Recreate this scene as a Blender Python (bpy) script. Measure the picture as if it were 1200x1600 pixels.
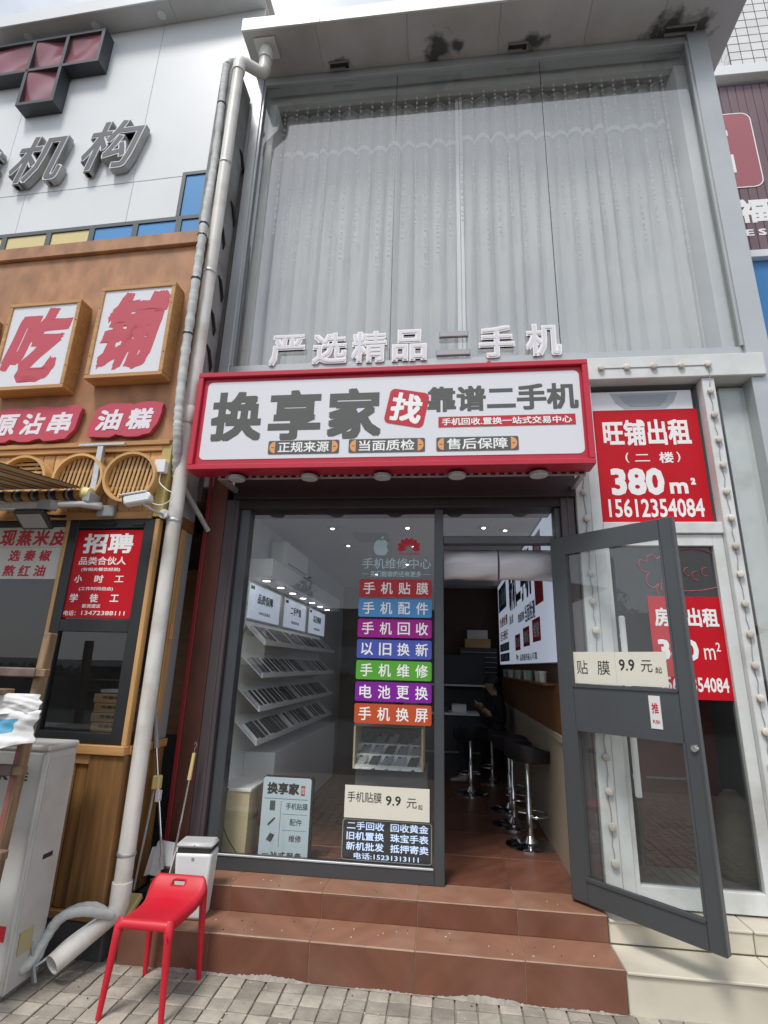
import bpy, bmesh, math, random
from mathutils import Vector, Matrix
random.seed(7)
for o in list(bpy.data.objects): bpy.data.objects.remove(o)
SC = bpy.context.scene
COL = SC.collection
R = math.radians
# ---------------------------------------------------------------- camera
cam_d = bpy.data.cameras.new('camera'); CAM = bpy.data.objects.new('camera', cam_d); COL.objects.link(CAM)
SC.camera = CAM
cam_d.sensor_fit = 'HORIZONTAL'; cam_d.sensor_width = 36; cam_d.lens = 823.15/1200*36
cam_d.clip_start = .05; cam_d.clip_end = 900
_p, _r, _y = .28268, -.028617, -.120445
_f = Vector((math.sin(_y)*math.cos(_p), math.cos(_y)*math.cos(_p), math.sin(_p)))
_rt = Vector((math.cos(_y), -math.sin(_y), 0)); _dn = _f.cross(_rt)
_x = _rt*math.cos(_r) + _dn*math.sin(_r); _d = -_rt*math.sin(_r) + _dn*math.cos(_r)
_m = Matrix((( _x[0], -_d[0], -_f[0], 0), (_x[1], -_d[1], -_f[1], 0), (_x[2], -_d[2], -_f[2], 1.722), (0, 0, 0, 1)))
CAM.matrix_world = _m
# ---------------------------------------------------------------- sky, sun, exposure
SUN_EL, SUN_AZ = R(60), R(200)          # azimuth measured clockwise from +Y
W = bpy.data.worlds.new('World'); SC.world = W; W.use_nodes = True
nt = W.node_tree; nt.nodes.clear()
out = nt.nodes.new('ShaderNodeOutputWorld'); bg = nt.nodes.new('ShaderNodeBackground')
sky = nt.nodes.new('ShaderNodeTexSky'); sky.sky_type = 'NISHITA'; sky.sun_disc = False
sky.sun_elevation = SUN_EL; sky.sun_rotation = SUN_AZ
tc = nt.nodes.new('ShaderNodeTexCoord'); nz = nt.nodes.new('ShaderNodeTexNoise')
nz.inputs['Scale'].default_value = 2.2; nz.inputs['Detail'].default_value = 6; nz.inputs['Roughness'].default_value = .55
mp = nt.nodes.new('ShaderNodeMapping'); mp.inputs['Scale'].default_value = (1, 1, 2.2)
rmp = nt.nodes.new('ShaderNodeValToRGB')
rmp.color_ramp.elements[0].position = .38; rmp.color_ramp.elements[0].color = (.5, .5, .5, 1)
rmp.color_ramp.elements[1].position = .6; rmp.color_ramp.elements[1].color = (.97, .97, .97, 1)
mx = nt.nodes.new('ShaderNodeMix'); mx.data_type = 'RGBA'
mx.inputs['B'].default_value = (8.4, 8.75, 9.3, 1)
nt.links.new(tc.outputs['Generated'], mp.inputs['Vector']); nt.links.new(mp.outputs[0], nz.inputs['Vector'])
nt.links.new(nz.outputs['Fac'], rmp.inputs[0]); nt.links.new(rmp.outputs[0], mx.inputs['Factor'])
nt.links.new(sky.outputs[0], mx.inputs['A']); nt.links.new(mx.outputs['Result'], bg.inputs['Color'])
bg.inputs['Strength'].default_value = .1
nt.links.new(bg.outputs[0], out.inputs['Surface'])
sd = bpy.data.lights.new('sun', 'SUN'); sd.energy = 2.2; sd.angle = R(14); sd.color = (1, .96, .9)
SUN = bpy.data.objects.new('sun', sd); COL.objects.link(SUN)
_v = Vector((math.sin(SUN_AZ)*math.cos(SUN_EL), math.cos(SUN_AZ)*math.cos(SUN_EL), math.sin(SUN_EL)))
SUN.rotation_euler = _v.to_track_quat('Z', 'Y').to_euler(); SUN.location = (0, -6, 12)
vs = SC.view_settings; vs.view_transform = 'Standard'; vs.look = 'None'; vs.exposure = 0.32; vs.gamma = 1; vs.use_curve_mapping = False
SC.render.engine = 'CYCLES'; SC.cycles.use_denoising = True
SC.cycles.max_bounces = 10; SC.cycles.transparent_max_bounces = 16; SC.cycles.sample_clamp_indirect = 6
SC.cycles.caustics_reflective = False; SC.cycles.caustics_refractive = False
# ---------------------------------------------------------------- helpers: materials
def C(r, g, b):
    f = lambda v: ((v/255+.055)/1.055)**2.4 if v > 10 else v/255/12.92
    return (f(r), f(g), f(b))
def mat(name, col, rough=.6, metal=0., var=.0, vs=3., rnd=0., dirt=0., dcol=(.05, .045, .04), ds=1.2, bump=0., bs=60., grain=(1, 1, 1), emit=0., ecol=None, spec=.5, rv=0., rot=None):
    m = bpy.data.materials.new(name); m.use_nodes = True; t = m.node_tree; N = t.nodes; L = t.links
    b = N['Principled BSDF']; b.inputs['Roughness'].default_value = rough; b.inputs['Metallic'].default_value = metal
    b.inputs['Specular IOR Level'].default_value = spec
    b.inputs['Base Color'].default_value = (*col, 1)
    if emit:
        b.inputs['Emission Color'].default_value = (*(ecol or col), 1); b.inputs['Emission Strength'].default_value = emit
    if not (var or rnd or dirt or bump or rv): return m
    tcn = N.new('ShaderNodeTexCoord'); oi = N.new('ShaderNodeObjectInfo')
    sc = N.new('ShaderNodeVectorMath'); sc.operation = 'SCALE'; sc.inputs[0].default_value = (17, 31, 23); L.new(oi.outputs['Random'], sc.inputs['Scale'])
    ad = N.new('ShaderNodeVectorMath'); ad.operation = 'ADD'; L.new(tcn.outputs['Object'], ad.inputs[0]); L.new(sc.outputs[0], ad.inputs[1])
    V = ad.outputs[0]
    if rot:
        mr = N.new('ShaderNodeMapping'); mr.inputs['Rotation'].default_value = rot; L.new(V, mr.inputs[0]); V = mr.outputs[0]
    mpn = N.new('ShaderNodeMapping'); mpn.inputs['Scale'].default_value = grain; L.new(V, mpn.inputs[0]); G = mpn.outputs[0]
    cur = None
    def setc(sock):
        L.new(sock, b.inputs['Base Color'])
    val = None
    def noise(vec, s, d=5):
        n = N.new('ShaderNodeTexNoise'); n.inputs['Scale'].default_value = s; n.inputs['Detail'].default_value = d; L.new(vec, n.inputs['Vector']); return n.outputs['Fac']
    def mr_(sock, a, b_, c, d):
        n = N.new('ShaderNodeMapRange'); n.inputs[1].default_value = a; n.inputs[2].default_value = b_; n.inputs[3].default_value = c; n.inputs[4].default_value = d; L.new(sock, n.inputs[0]); return n.outputs[0]
    f = None
    if var: f = mr_(noise(G, vs), .25, .75, 1-var, 1+var)
    if rnd:
        g = mr_(oi.outputs['Random'], 0, 1, 1-rnd, 1+rnd)
        if f is None: f = g
        else:
            mm = N.new('ShaderNodeMath'); mm.operation = 'MULTIPLY'; L.new(f, mm.inputs[0]); L.new(g, mm.inputs[1]); f = mm.outputs[0]
    cs = None
    if f is not None:
        s2 = N.new('ShaderNodeVectorMath'); s2.operation = 'SCALE'; s2.inputs[0].default_value = col; L.new(f, s2.inputs['Scale']); cs = s2.outputs[0]
    if dirt:
        mm = N.new('ShaderNodeMix'); mm.data_type = 'RGBA'
        L.new(mr_(noise(V, ds, 8), .48, .72, 0, dirt), mm.inputs['Factor'])
        mm.inputs['A'].default_value = (*col, 1); mm.inputs['B'].default_value = (*dcol, 1)
        if cs: L.new(cs, mm.inputs['A'])
        cs = mm.outputs['Result']
    if cs: setc(cs)
    if rv: L.new(mr_(noise(V, 4, 6), .3, .7, max(.02, rough-rv), rough+rv), b.inputs['Roughness'])
    if bump:
        bn = N.new('ShaderNodeBump'); bn.inputs['Strength'].default_value = bump; bn.inputs['Distance'].default_value = .01
        L.new(noise(G, bs, 6), bn.inputs['Height']); L.new(bn.outputs[0], b.inputs['Normal'])
    return m
def glass(name, tint=(.93, .96, .95), refl=1.0, dust=0.0, ior=1.62):
    m = bpy.data.materials.new(name); m.use_nodes = True; t = m.node_tree; N = t.nodes; L = t.links; N.clear()
    o = N.new('ShaderNodeOutputMaterial'); tr = N.new('ShaderNodeBsdfTransparent'); tr.inputs[0].default_value = (*tint, 1)
    gl = N.new('ShaderNodeBsdfGlossy'); gl.inputs['Roughness'].default_value = .01; gl.inputs[0].default_value = (refl, refl, refl, 1)
    fr0 = N.new('ShaderNodeFresnel'); fr0.inputs[0].default_value = ior; gm = N.new('ShaderNodeNewGeometry'); fr = N.new('ShaderNodeMath'); fr.operation = 'MULTIPLY'; iv = N.new('ShaderNodeMath'); iv.operation = 'SUBTRACT'; iv.inputs[0].default_value = 1; L.new(gm.outputs['Backfacing'], iv.inputs[1]); L.new(fr0.outputs[0], fr.inputs[0]); L.new(iv.outputs[0], fr.inputs[1]); mx = N.new('ShaderNodeMixShader')
    # gentle waviness of float glass
    tc = N.new('ShaderNodeTexCoord'); nz = N.new('ShaderNodeTexNoise'); nz.inputs['Scale'].default_value = 1.3; bp = N.new('ShaderNodeBump'); bp.inputs['Strength'].default_value = .018; bp.inputs['Distance'].default_value = .02
    L.new(tc.outputs['Object'], nz.inputs['Vector']); L.new(nz.outputs['Fac'], bp.inputs['Height']); L.new(bp.outputs[0], gl.inputs['Normal'])
    L.new(fr.outputs[0], mx.inputs[0]); L.new(tr.outputs[0], mx.inputs[1]); L.new(gl.outputs[0], mx.inputs[2])
    last = mx.outputs[0]
    if dust:
        df = N.new('ShaderNodeBsdfDiffuse'); df.inputs[0].default_value = (.5, .5, .48, 1); m2 = N.new('ShaderNodeMixShader')
        n2 = N.new('ShaderNodeTexNoise'); n2.inputs['Scale'].default_value = 2.5; n2.inputs['Detail'].default_value = 8; L.new(tc.outputs['Object'], n2.inputs['Vector'])
        mr = N.new('ShaderNodeMapRange'); mr.inputs[1].default_value = .35; mr.inputs[2].default_value = .8; mr.inputs[3].default_value = dust*.4; mr.inputs[4].default_value = dust*2
        L.new(n2.outputs['Fac'], mr.inputs[0]); L.new(mr.outputs[0], m2.inputs[0]); L.new(last, m2.inputs[1]); L.new(df.outputs[0], m2.inputs[2]); last = m2.outputs[0]
    L.new(last, o.inputs[0]); return m
# ---------------------------------------------------------------- helpers: mesh
class MB:
    def __init__(s): s.v = []; s.f = []; s.m = []
    def add(s, vs, fs, mi=0):
        n = len(s.v); s.v += [tuple(v) for v in vs]; s.f += [tuple(i+n for i in f) for f in fs]; s.m += [mi]*len(fs); return s
    def box(s, x0, x1, y0, y1, z0, z1, c=0., mi=0, M=None):
        if x0 > x1: x0, x1 = x1, x0
        if y0 > y1: y0, y1 = y1, y0
        if z0 > z1: z0, z1 = z1, z0
        if c <= 0:
            vs = [(x, y, z) for x in (x0, x1) for y in (y0, y1) for z in (z0, z1)]
            fs = [(0, 1, 3, 2), (4, 6, 7, 5), (0, 4, 5, 1), (2, 3, 7, 6), (0, 2, 6, 4), (1, 5, 7, 3)]
        else:
            c = min(c, (x1-x0)*.45, (y1-y0)*.45, (z1-z0)*.45)
            vs = []; ix = {}
            for a, X in enumerate((x0, x1)):
                for b, Y in enumerate((y0, y1)):
                    for d, Z in enumerate((z0, z1)):
                        sx, sy, sz = (c, -c)[a], (c, -c)[b], (c, -c)[d]
                        for k, p in enumerate(((X, Y+sy, Z+sz), (X+sx, Y, Z+sz), (X+sx, Y+sy, Z))):
                            ix[a, b, d, k] = len(vs); vs.append(p)
            fs = []
            q = ((0, 0), (0, 1), (1, 1), (1, 0))
            for a in (0, 1):
                fs.append([ix[a, b, d, 0] for b, d in q]); fs.append([ix[b, a, d, 1] for b, d in q]); fs.append([ix[b, d, a, 2] for b, d in q])
            for a in (0, 1):
                for b in (0, 1):
                    fs.append([ix[a, b, 0, 0], ix[a, b, 1, 0], ix[a, b, 1, 1], ix[a, b, 0, 1]])
                    fs.append([ix[a, 0, b, 0], ix[a, 1, b, 0], ix[a, 1, b, 2], ix[a, 0, b, 2]])
                    fs.append([ix[0, a, b, 1], ix[1, a, b, 1], ix[1, a, b, 2], ix[0, a, b, 2]])
                    for d in (0, 1): fs.append([ix[a, b, d, 0], ix[a, b, d, 1], ix[a, b, d, 2]])
        if M is not None: vs = [M @ Vector(v) for v in vs]
        return s.add(vs, fs, mi)
    def tube(s, pts, r, n=8, mi=0, caps=True):
        pts = [Vector(p) for p in pts]; rs = r if isinstance(r, (list, tuple)) else [r]*len(pts)
        vs = []; fs = []; up = None
        for i, p in enumerate(pts):
            t = (pts[min(i+1, len(pts)-1)]-pts[max(i-1, 0)])
            t = t.normalized() if t.length > 1e-9 else Vector((0, 0, 1))
            if up is None: up = Vector((0, 0, 1)) if abs(t.z) < .9 else Vector((1, 0, 0))
            a = t.cross(up).normalized(); b = a.cross(t); up = b
            for k in range(n):
                w = 2*math.pi*k/n; vs.append(p+(a*math.cos(w)+b*math.sin(w))*rs[i])
        for i in range(len(pts)-1):
            for k in range(n):
                k2 = (k+1) % n; fs.append((i*n+k, i*n+k2, (i+1)*n+k2, (i+1)*n+k))
        if caps: fs.append(tuple(range(n))[::-1]); fs.append(tuple(range((len(pts)-1)*n, len(pts)*n)))
        return s.add(vs, fs, mi)
    def lathe(s, prof, c=(0, 0, 0), n=24, mi=0, axis='z', M=None):
        vs = []; fs = []
        for r, h in prof:
            for k in range(n):
                w = 2*math.pi*k/n; a, b = r*math.cos(w), r*math.sin(w)
                vs.append((c[0]+a, c[1]+b, c[2]+h) if axis == 'z' else (c[0]+a, c[1]+h, c[2]+b) if axis == 'y' else (c[0]+h, c[1]+a, c[2]+b))
        for i in range(len(prof)-1):
            for k in range(n): fs.append((i*n+k, i*n+(k+1) % n, (i+1)*n+(k+1) % n, (i+1)*n+k))
        fs.append(tuple(range(n))[::-1]); fs.append(tuple(range((len(prof)-1)*n, len(prof)*n)))
        if M is not None: vs = [M @ Vector(v) for v in vs]
        return s.add(vs, fs, mi)
    def prism(s, poly, y0, y1, mi=0, M=None):        # poly in XZ, extruded along Y
        n = len(poly); vs = [(x, y0, z) for x, z in poly]+[(x, y1, z) for x, z in poly]
        fs = [tuple(range(n)), tuple(range(n, 2*n))[::-1]]+[(i, i+n, (i+1) % n+n, (i+1) % n) for i in range(n)]
        if M is not None: vs = [M @ Vector(v) for v in vs]
        return s.add(vs, fs, mi)
    def build(s, name, mats, parent=None, smooth=0., mesh_only=False):
        me = bpy.data.meshes.new(name); me.from_pydata(s.v, [], s.f)
        if not isinstance(mats, (list, tuple)): mats = [mats]
        for m in mats: me.materials.append(m)
        if any(s.m): me.polygons.foreach_set('material_index', s.m)
        bm = bmesh.new(); bm.from_mesh(me); bmesh.ops.recalc_face_normals(bm, faces=bm.faces); bm.to_mesh(me); bm.free()
        if smooth:
            me.polygons.foreach_set('use_smooth', [True]*len(me.polygons)); me.set_sharp_from_angle(angle=R(smooth))
        me.update()
        if mesh_only: return me
        return inst(name, me, parent)
def inst(name, me, parent=None, loc=(0, 0, 0), rot=(0, 0, 0)):
    o = bpy.data.objects.new(name, me); COL.objects.link(o); o.parent = parent; o.location = loc; o.rotation_euler = rot; return o
def tag(o, label=None, cat=None, group=None, kind=None):
    if label: o['label'] = label
    if cat: o['category'] = cat
    if group: o['group'] = group
    if kind: o['kind'] = kind
    return o
def thing(name, label, cat, loc=(0, 0, 0), rotz=0., group=None):
    o = bpy.data.objects.new(name, None); COL.objects.link(o); o.empty_display_size = .1
    o.location = loc; o.rotation_euler = (0, 0, rotz); return tag(o, label, cat, group)
def bx(name, m, parent, *a, c=.003, smooth=0): return MB().box(*a, c=c).build(name, m, parent, smooth)
def rrect(x0, x1, z0, z1, r, n=5):
    P = []
    for cx, cz, a0 in ((x1-r, z0+r, -90), (x1-r, z1-r, 0), (x0+r, z1-r, 90), (x0+r, z0+r, 180)):
        for k in range(n+1):
            w = R(a0+90*k/n); P.append((cx+r*math.cos(w), cz+r*math.sin(w)))
    return P
def circ(cx, cz, rx, rz=None, n=24): return [(cx+rx*math.cos(2*math.pi*k/n), cz+(rz or rx)*math.sin(2*math.pi*k/n)) for k in range(n)]
# lettering: real outlines of Blender's own built-in font, fitted to a rectangle in the plane facing -Y
_tsc = bpy.data.scenes.new('type_setting')
_tcache = {}
def glyphs(s, bold, ext, res, space):
    k = (s, bold, ext, res, space)
    if k in _tcache: return _tcache[k]
    c = bpy.data.curves.new('t', 'FONT'); c.body = s; c.offset = bold; c.extrude = ext; c.resolution_u = res; c.space_character = space
    o = bpy.data.objects.new('t', c); _tsc.collection.objects.link(o)
    me = bpy.data.meshes.new_from_object(o)
    V = [tuple(v.co) for v in me.vertices]; F = [tuple(p.vertices) for p in me.polygons]
    bpy.data.objects.remove(o); bpy.data.curves.remove(c); bpy.data.meshes.remove(me)
    _tcache[k] = (V, F); return V, F
def txt(s, x0, x1, z0, z1, y, m, parent, name='lettering', bold=.012, depth=.0008, shear=0., space=1., res=2, rough=0., rotd=0., mb=None, mi=0):
    V, F = glyphs(s, 0., .5, res, space)
    if bold > .002:                    # heavy lettering: the outline thickened by copies shifted a hair sideways
        n0 = len(V); V0, F0 = V, F; V, F = [], []
        sh = ((0, 0), (1, 1), (-1, 1), (1, -1), (-1, -1)) + (((1, 0), (-1, 0), (0, 1), (0, -1)) if bold > .02 else ())
        for k, (sx, sy) in enumerate(sh):
            V = V+[(v[0]+sx*bold, v[1]+sy*bold, v[2]-k*.03) for v in V0]; F = F+[tuple(i+k*n0 for i in f) for f in F0]
    xs = [v[0] for v in V]; ys = [v[1] for v in V]; ax, bx_, ay, by = min(xs), max(xs), min(ys), max(ys)
    O = []
    zc = (z0+z1)/2; xc = (x0+x1)/2
    for v in V:
        u = (v[0]-ax)/(bx_-ax); w = (v[1]-ay)/(by-ay)
        if rough:
            a, b2 = u*13+w*3, w*11-u*4
            u += rough*(math.sin(a*1.7+b2)+.6*math.sin(b2*3.1+1.3)+.35*math.sin(a*7+2*b2)); w += rough*(math.sin(b2*1.3-a)+.6*math.sin(a*2.9+.4)+.35*math.sin(b2*8+a))
        X = x0+u*(x1-x0)+shear*(w-.5)*(z1-z0); Z = z0+w*(z1-z0)
        if rotd:
            ca, sa = math.cos(R(rotd)), math.sin(R(rotd)); X, Z = xc+(X-xc)*ca-(Z-zc)*sa, zc+(X-xc)*sa+(Z-zc)*ca
        O.append((X, y-depth*(v[2]+.5), Z))
    b = mb or MB(); b.add(O, F, mi)
    if mb is None: return b.build(name, m, parent)
def smooth_pts(P, n=5):
    P = [Vector(p) for p in P]; O = []
    for i in range(len(P)-1):
        p0, p1, p2, p3 = P[max(i-1, 0)], P[i], P[i+1], P[min(i+2, len(P)-1)]
        for k in range(n):
            s_ = k/n; O.append(.5*((2*p1)+(p2-p0)*s_+(2*p0-5*p1+4*p2-p3)*s_**2+(3*p1-p0-3*p2+p3)*s_**3))
    return O+[P[-1]]
# ---------------------------------------------------------------- materials
m_conc = mat('pavement_concrete', (.30, .28, .25), .9, var=.25, vs=2, dirt=.35, bump=.3, bs=40)
m_paver = mat('paver_stone', (.35, .318, .268), .88, var=.22, vs=14, rnd=.22, dirt=.75, dcol=(.17, .152, .13), ds=2.4, bump=.5, bs=70)
m_mortar = mat('joint_sand', (.24, .215, .18), .95, var=.3, vs=8, bump=.3)
m_asph = mat('asphalt', (.055, .055, .057), .9, var=.2, vs=6, bump=.4, bs=120)
m_terra = mat('terracotta_tile', (.225, .088, .055), .5, var=.3, vs=2.2, rnd=.1, grain=(5, 5, 1.2), rot=(.6, .5, .9), dirt=.35, dcol=(.33, .2, .15), ds=2.5, bump=.06, bs=50, rv=.12)
m_grout = mat('worn_grout', (.26, .15, .105), .9, var=.2, vs=20)
m_cream = mat('cream_tile', (.62, .575, .475), .38, var=.06, vs=5, rnd=.05, dirt=.42, dcol=(.3, .26, .2), ds=2.6, rv=.15)
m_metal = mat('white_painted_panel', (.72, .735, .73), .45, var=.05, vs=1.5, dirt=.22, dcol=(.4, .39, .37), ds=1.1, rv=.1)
m_wpanel = mat('white_cladding', (.74, .765, .78), .4, var=.03, vs=.8, dirt=.12, dcol=(.5, .49, .47), ds=.9)
m_gframe = mat('grey_aluminium', (.47, .495, .51), .35, .25, var=.06, vs=3, dirt=.2, dcol=(.2, .2, .2))
m_dframe = mat('charcoal_aluminium', (.072, .08, .087), .36, .2, var=.08, vs=3, rv=.06)
m_maroon = mat('maroon_shutter_box', (.03, .02, .024), .55, var=.15, vs=6)
m_brown = mat('red_brown_pilaster', (.1, .032, .02), .5, var=.25, vs=4, grain=(4, 4, .7), dirt=.3, dcol=(.03, .02, .02))
m_redstrip = mat('dark_red_edge', (.22, .012, .018), .5)
m_guide = mat('dark_guide_rail', (.075, .06, .065), .5, var=.1)
m_redsign = mat('sign_red', (.5, .018, .045), .38, var=.06, vs=3, dirt=.15, dcol=(.3, .03, .05))
m_signface = mat('sign_white_film', (.66, .67, .71), .4, emit=.04, ecol=(.9, .93, 1))
m_ink = mat('sign_grey_ink', (.085, .09, .085), .6)
m_black = mat('black_ink', (.02, .02, .022), .6)
m_white = mat('white_ink', (.86, .86, .86), .5)
m_rposter = mat('red_poster_film', (.52, .004, .014), .5, var=.08, vs=4, spec=.25)
m_rink = mat('red_ink', (.5, .012, .03), .55)
m_orange = mat('orange_ink', (.75, .33, .12), .55)
m_steel = mat('galvanised_steel', (.55, .56, .57), .4, .7, var=.12, vs=20)
m_chrome = mat('chrome', (.75, .75, .76), .12, 1.)
m_pvc = mat('white_pvc', (.7, .685, .645), .42, var=.12, vs=3, grain=(6, 6, .5), dirt=.6, dcol=(.4, .35, .28), ds=4)
m_wrap = mat('wrapped_hose', (.52, .54, .53), .7, var=.2, vs=3, grain=(1, 1, 9), dirt=.4, dcol=(.25, .23, .21), ds=4)
m_old = mat('old_concrete', (.31, .31, .31), .9, var=.3, vs=3, dirt=.6, dcol=(.06, .06, .06), ds=2.2, bump=.6, bs=25)
m_plinth = mat('damp_plinth', (.095, .095, .095), .8, var=.3, vs=4, bump=.4)
m_fascia = mat('brown_plywood', (.4, .2, .1), .6, var=.3, vs=4.5, grain=(2, 2, 1), dirt=.55, dcol=(.26, .125, .07), ds=2.2, bump=.08)
m_pine = mat('varnished_pine', (.56, .32, .125), .5, var=.22, vs=3, rnd=.12, grain=(9, 9, .8), bump=.1, bs=30)
m_pineh = mat('varnished_pine_beam', (.47, .25, .095), .5, var=.22, vs=3, rnd=.1, grain=(.8, 9, 9), bump=.1, bs=30)
m_dpine = mat('dark_stained_plank', (.24, .12, .04), .5, var=.4, vs=3, rnd=.22, grain=(9, 9, .7), bump=.15, bs=30)
m_gpine = mat('greenish_pine_post', (.46, .35, .12), .6, var=.2, vs=3, grain=(8, 8, .8))
m_bamboo = mat('bamboo', (.58, .35, .14), .5, var=.15, vs=4, rnd=.15)
m_bframe = mat('black_window_frame', (.016, .018, .02), .45, var=.1)
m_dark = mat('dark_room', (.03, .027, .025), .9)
m_glassup = glass('upper_glass', (.96, .97, .97), dust=.045, ior=2.5)
m_glass = glass('shop_glass', (.975, .985, .98), dust=.012, ior=1.72)
m_glassd = glass('stall_glass', (.75, .77, .78), dust=.005)
m_curtain = bpy.data.materials.new('sheer_curtain'); m_curtain.use_nodes = True
_t = m_curtain.node_tree; _N = _t.nodes; _N.clear(); _o = _N.new('ShaderNodeOutputMaterial')
_df = _N.new('ShaderNodeBsdfDiffuse'); _df.inputs[0].default_value = (.78, .785, .77, 1)
_tl = _N.new('ShaderNodeBsdfTranslucent'); _tl.inputs[0].default_value = (.6, .62, .62, 1)
_tp = _N.new('ShaderNodeBsdfTransparent'); _m1 = _N.new('ShaderNodeMixShader'); _m2 = _N.new('ShaderNodeMixShader'); _m1.inputs[0].default_value = .15; _m2.inputs[0].default_value = .03
for a, b in ((_df.outputs[0], _m1.inputs[1]), (_tl.outputs[0], _m1.inputs[2]), (_m1.outputs[0], _m2.inputs[1]), (_tp.outputs[0], _m2.inputs[2]), (_m2.outputs[0], _o.inputs[0])): _t.links.new(a, b)
m_hem = mat('curtain_hem', (.93, .93, .92), .8)
m_inwall = mat('interior_plaster', (.55, .55, .54), .9, var=.1, vs=2)
m_spot = mat('downlight_lens', (1, 1, 1), .4, emit=6, ecol=(1, .95, .88))
m_lbox = mat('lightbox_film', (.6, .68, .8), .5, emit=.3, ecol=(.68, .76, .94))
m_redplastic = mat('red_plastic', (.58, .012, .03), .46, var=.1, vs=5, dirt=.18, dcol=(.42, .07, .07), ds=7, rv=.1, bump=.03, bs=200)
m_wplastic = mat('white_plastic', (.74, .75, .76), .38, var=.03, dirt=.1)
m_gplastic = mat('grey_plastic', (.28, .29, .3), .45)
m_ac = mat('white_powder_coat', (.5, .5, .48), .5, var=.08, vs=2, dirt=.55, dcol=(.33, .31, .27), ds=3.2)
m_oldwood = mat('weathered_wood', (.25, .165, .095), .85, var=.5, vs=3, grain=(8, 8, 1), dirt=.5, dcol=(.1, .07, .06), ds=4, bump=.3)
m_oldred = mat('weathered_red_paint', (.24, .085, .075), .75, var=.25, vs=5, dirt=.5, dcol=(.25, .17, .12), ds=5, bump=.2)
m_cardb = mat('cardboard', (.46, .27, .12), .8, var=.1)
m_yellow = mat('yellow_plastic', (.72, .58, .25), .5)
m_bulb = mat('bulb_cap', (.6, .56, .5), .5, rnd=.15, dirt=.4, dcol=(.36, .29, .2), ds=30)
m_blackpl = mat('black_plastic', (.018, .018, .02), .4)
m_blue = mat('blue_film', (.09, .3, .62), .3, var=.06, vs=1)
m_ypane = mat('yellow_film', (.72, .6, .28), .3, var=.05, vs=1)
m_redpane = mat('faded_red_pane', (.26, .085, .11), .18, var=.2, vs=1.5)
m_purple = mat('purple_grey_plank', (.165, .105, .12), .5, rnd=.06, var=.06)
m_wtile = mat('white_glazed_tile', (.74, .73, .72), .25, rnd=.06)
m_teal = mat('teal_glass', (.3, .4, .42), .08, spec=.8)
# ---------------------------------------------------------------- ground
g = MB(); g.add([(-60, -1.2, -.012), (60, -1.2, -.012), (60, 12, -.012), (-60, 12, -.012)], [(0, 1, 2, 3)])
PAVE = tag(g.build('pavement', m_mortar), kind='structure')
g = MB(); g.add([(-300, -300, -.14), (300, -300, -.14), (300, -1.2, -.14), (-300, -1.2, -.14)], [(0, 1, 2, 3)])
g.add([(-60, -1.2, -.14), (60, -1.2, -.14), (60, -1.2, -.012), (-60, -1.2, -.012)], [(0, 1, 2, 3)])
g.add([(-300, 12, -.03), (300, 12, -.03), (300, 300, -.03), (-300, 300, -.03)], [(0, 1, 2, 3)])
tag(g.build('road', m_asph), kind='structure')
PX, PY = .1165, .102
paver_meshes = []
for k in range(8):
    w, d = PX/2-.003-random.random()*.002, PY/2-.003-random.random()*.0015
    b = MB(); b.box(-w, w, -d, d, -.03, 0, c=.0035)
    b.v = [(x+random.uniform(-.0022, .0022), y+random.uniform(-.0022, .0022), z) for x, y, z in b.v]
    paver_meshes.append(b.build('paver', m_paver, mesh_only=True))
rest = MB(); n = 0
for j in range(-24, 18):
    for i in range(-40, 36):
        x, y = i*PX-.02, 3.46-(17-j)*PY+.04*math.sin(i*.21)*.2
        if y > 3.53 or (y > 3.47 and -1.95 < x): continue
        if -2.35 < x < 1.75 and 2.86 < y and n < 300:
            n += 1
            inst('paver', paver_meshes[(i*7+j*3) % 8], PAVE, (x, y, random.uniform(-.002, .001)), (random.uniform(-.007, .007), random.uniform(-.007, .007), random.uniform(-.014, .014)))
        elif y > .4:
            rest.box(x-.054, x+.054, y-.047, y+.047, -.03, random.uniform(-.003, .001), c=.005)
tag(rest.build('paver_field', m_paver, PAVE), kind='stuff')
# ---------------------------------------------------------------- entrance steps (terracotta) and cream step beside them
ZL, ZU, YL, YU, YS = .198, .337, 3.506, 3.79, 4.02
m_core = m_grout
b = MB(); b.box(-1.929, .939, YL-.001, YU+.02, -.02, ZL-.0025); b.box(-1.929, .939, YU-.001, YS+.1, -.02, ZU-.0025)
STEPS = tag(b.build('entrance_steps', m_core), kind='structure')
JX = [-1.93, -1.38, -.78, -.18, .42, .94]
def tile(parent, x0, x1, y0, y1, z0, z1, m, name='tile', c=.004):
    cx, cy, cz = (x0+x1)/2, (y0+y1)/2, (z0+z1)/2; g_ = .0028
    me = MB().box(x0-cx+g_, x1-cx-g_, y0-cy, y1-cy, z0-cz, z1-cz, c=c).build(name, m, mesh_only=True)
    return inst(name, me, parent, (cx, cy, cz+random.uniform(-.001, .001)), (random.uniform(-.002, .002), 0, random.uniform(-.001, .001)))
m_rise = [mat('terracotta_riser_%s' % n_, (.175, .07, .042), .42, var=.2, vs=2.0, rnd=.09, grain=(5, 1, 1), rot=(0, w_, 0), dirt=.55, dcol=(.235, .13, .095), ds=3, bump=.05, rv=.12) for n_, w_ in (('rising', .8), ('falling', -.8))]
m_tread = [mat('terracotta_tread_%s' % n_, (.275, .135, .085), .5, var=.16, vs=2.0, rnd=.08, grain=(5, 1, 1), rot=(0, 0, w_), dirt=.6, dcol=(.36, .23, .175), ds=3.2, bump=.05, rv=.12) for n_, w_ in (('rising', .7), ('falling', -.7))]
m_wear = mat('worn_tile_edge', (.4, .27, .2), .7, var=.3, vs=9)
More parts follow.
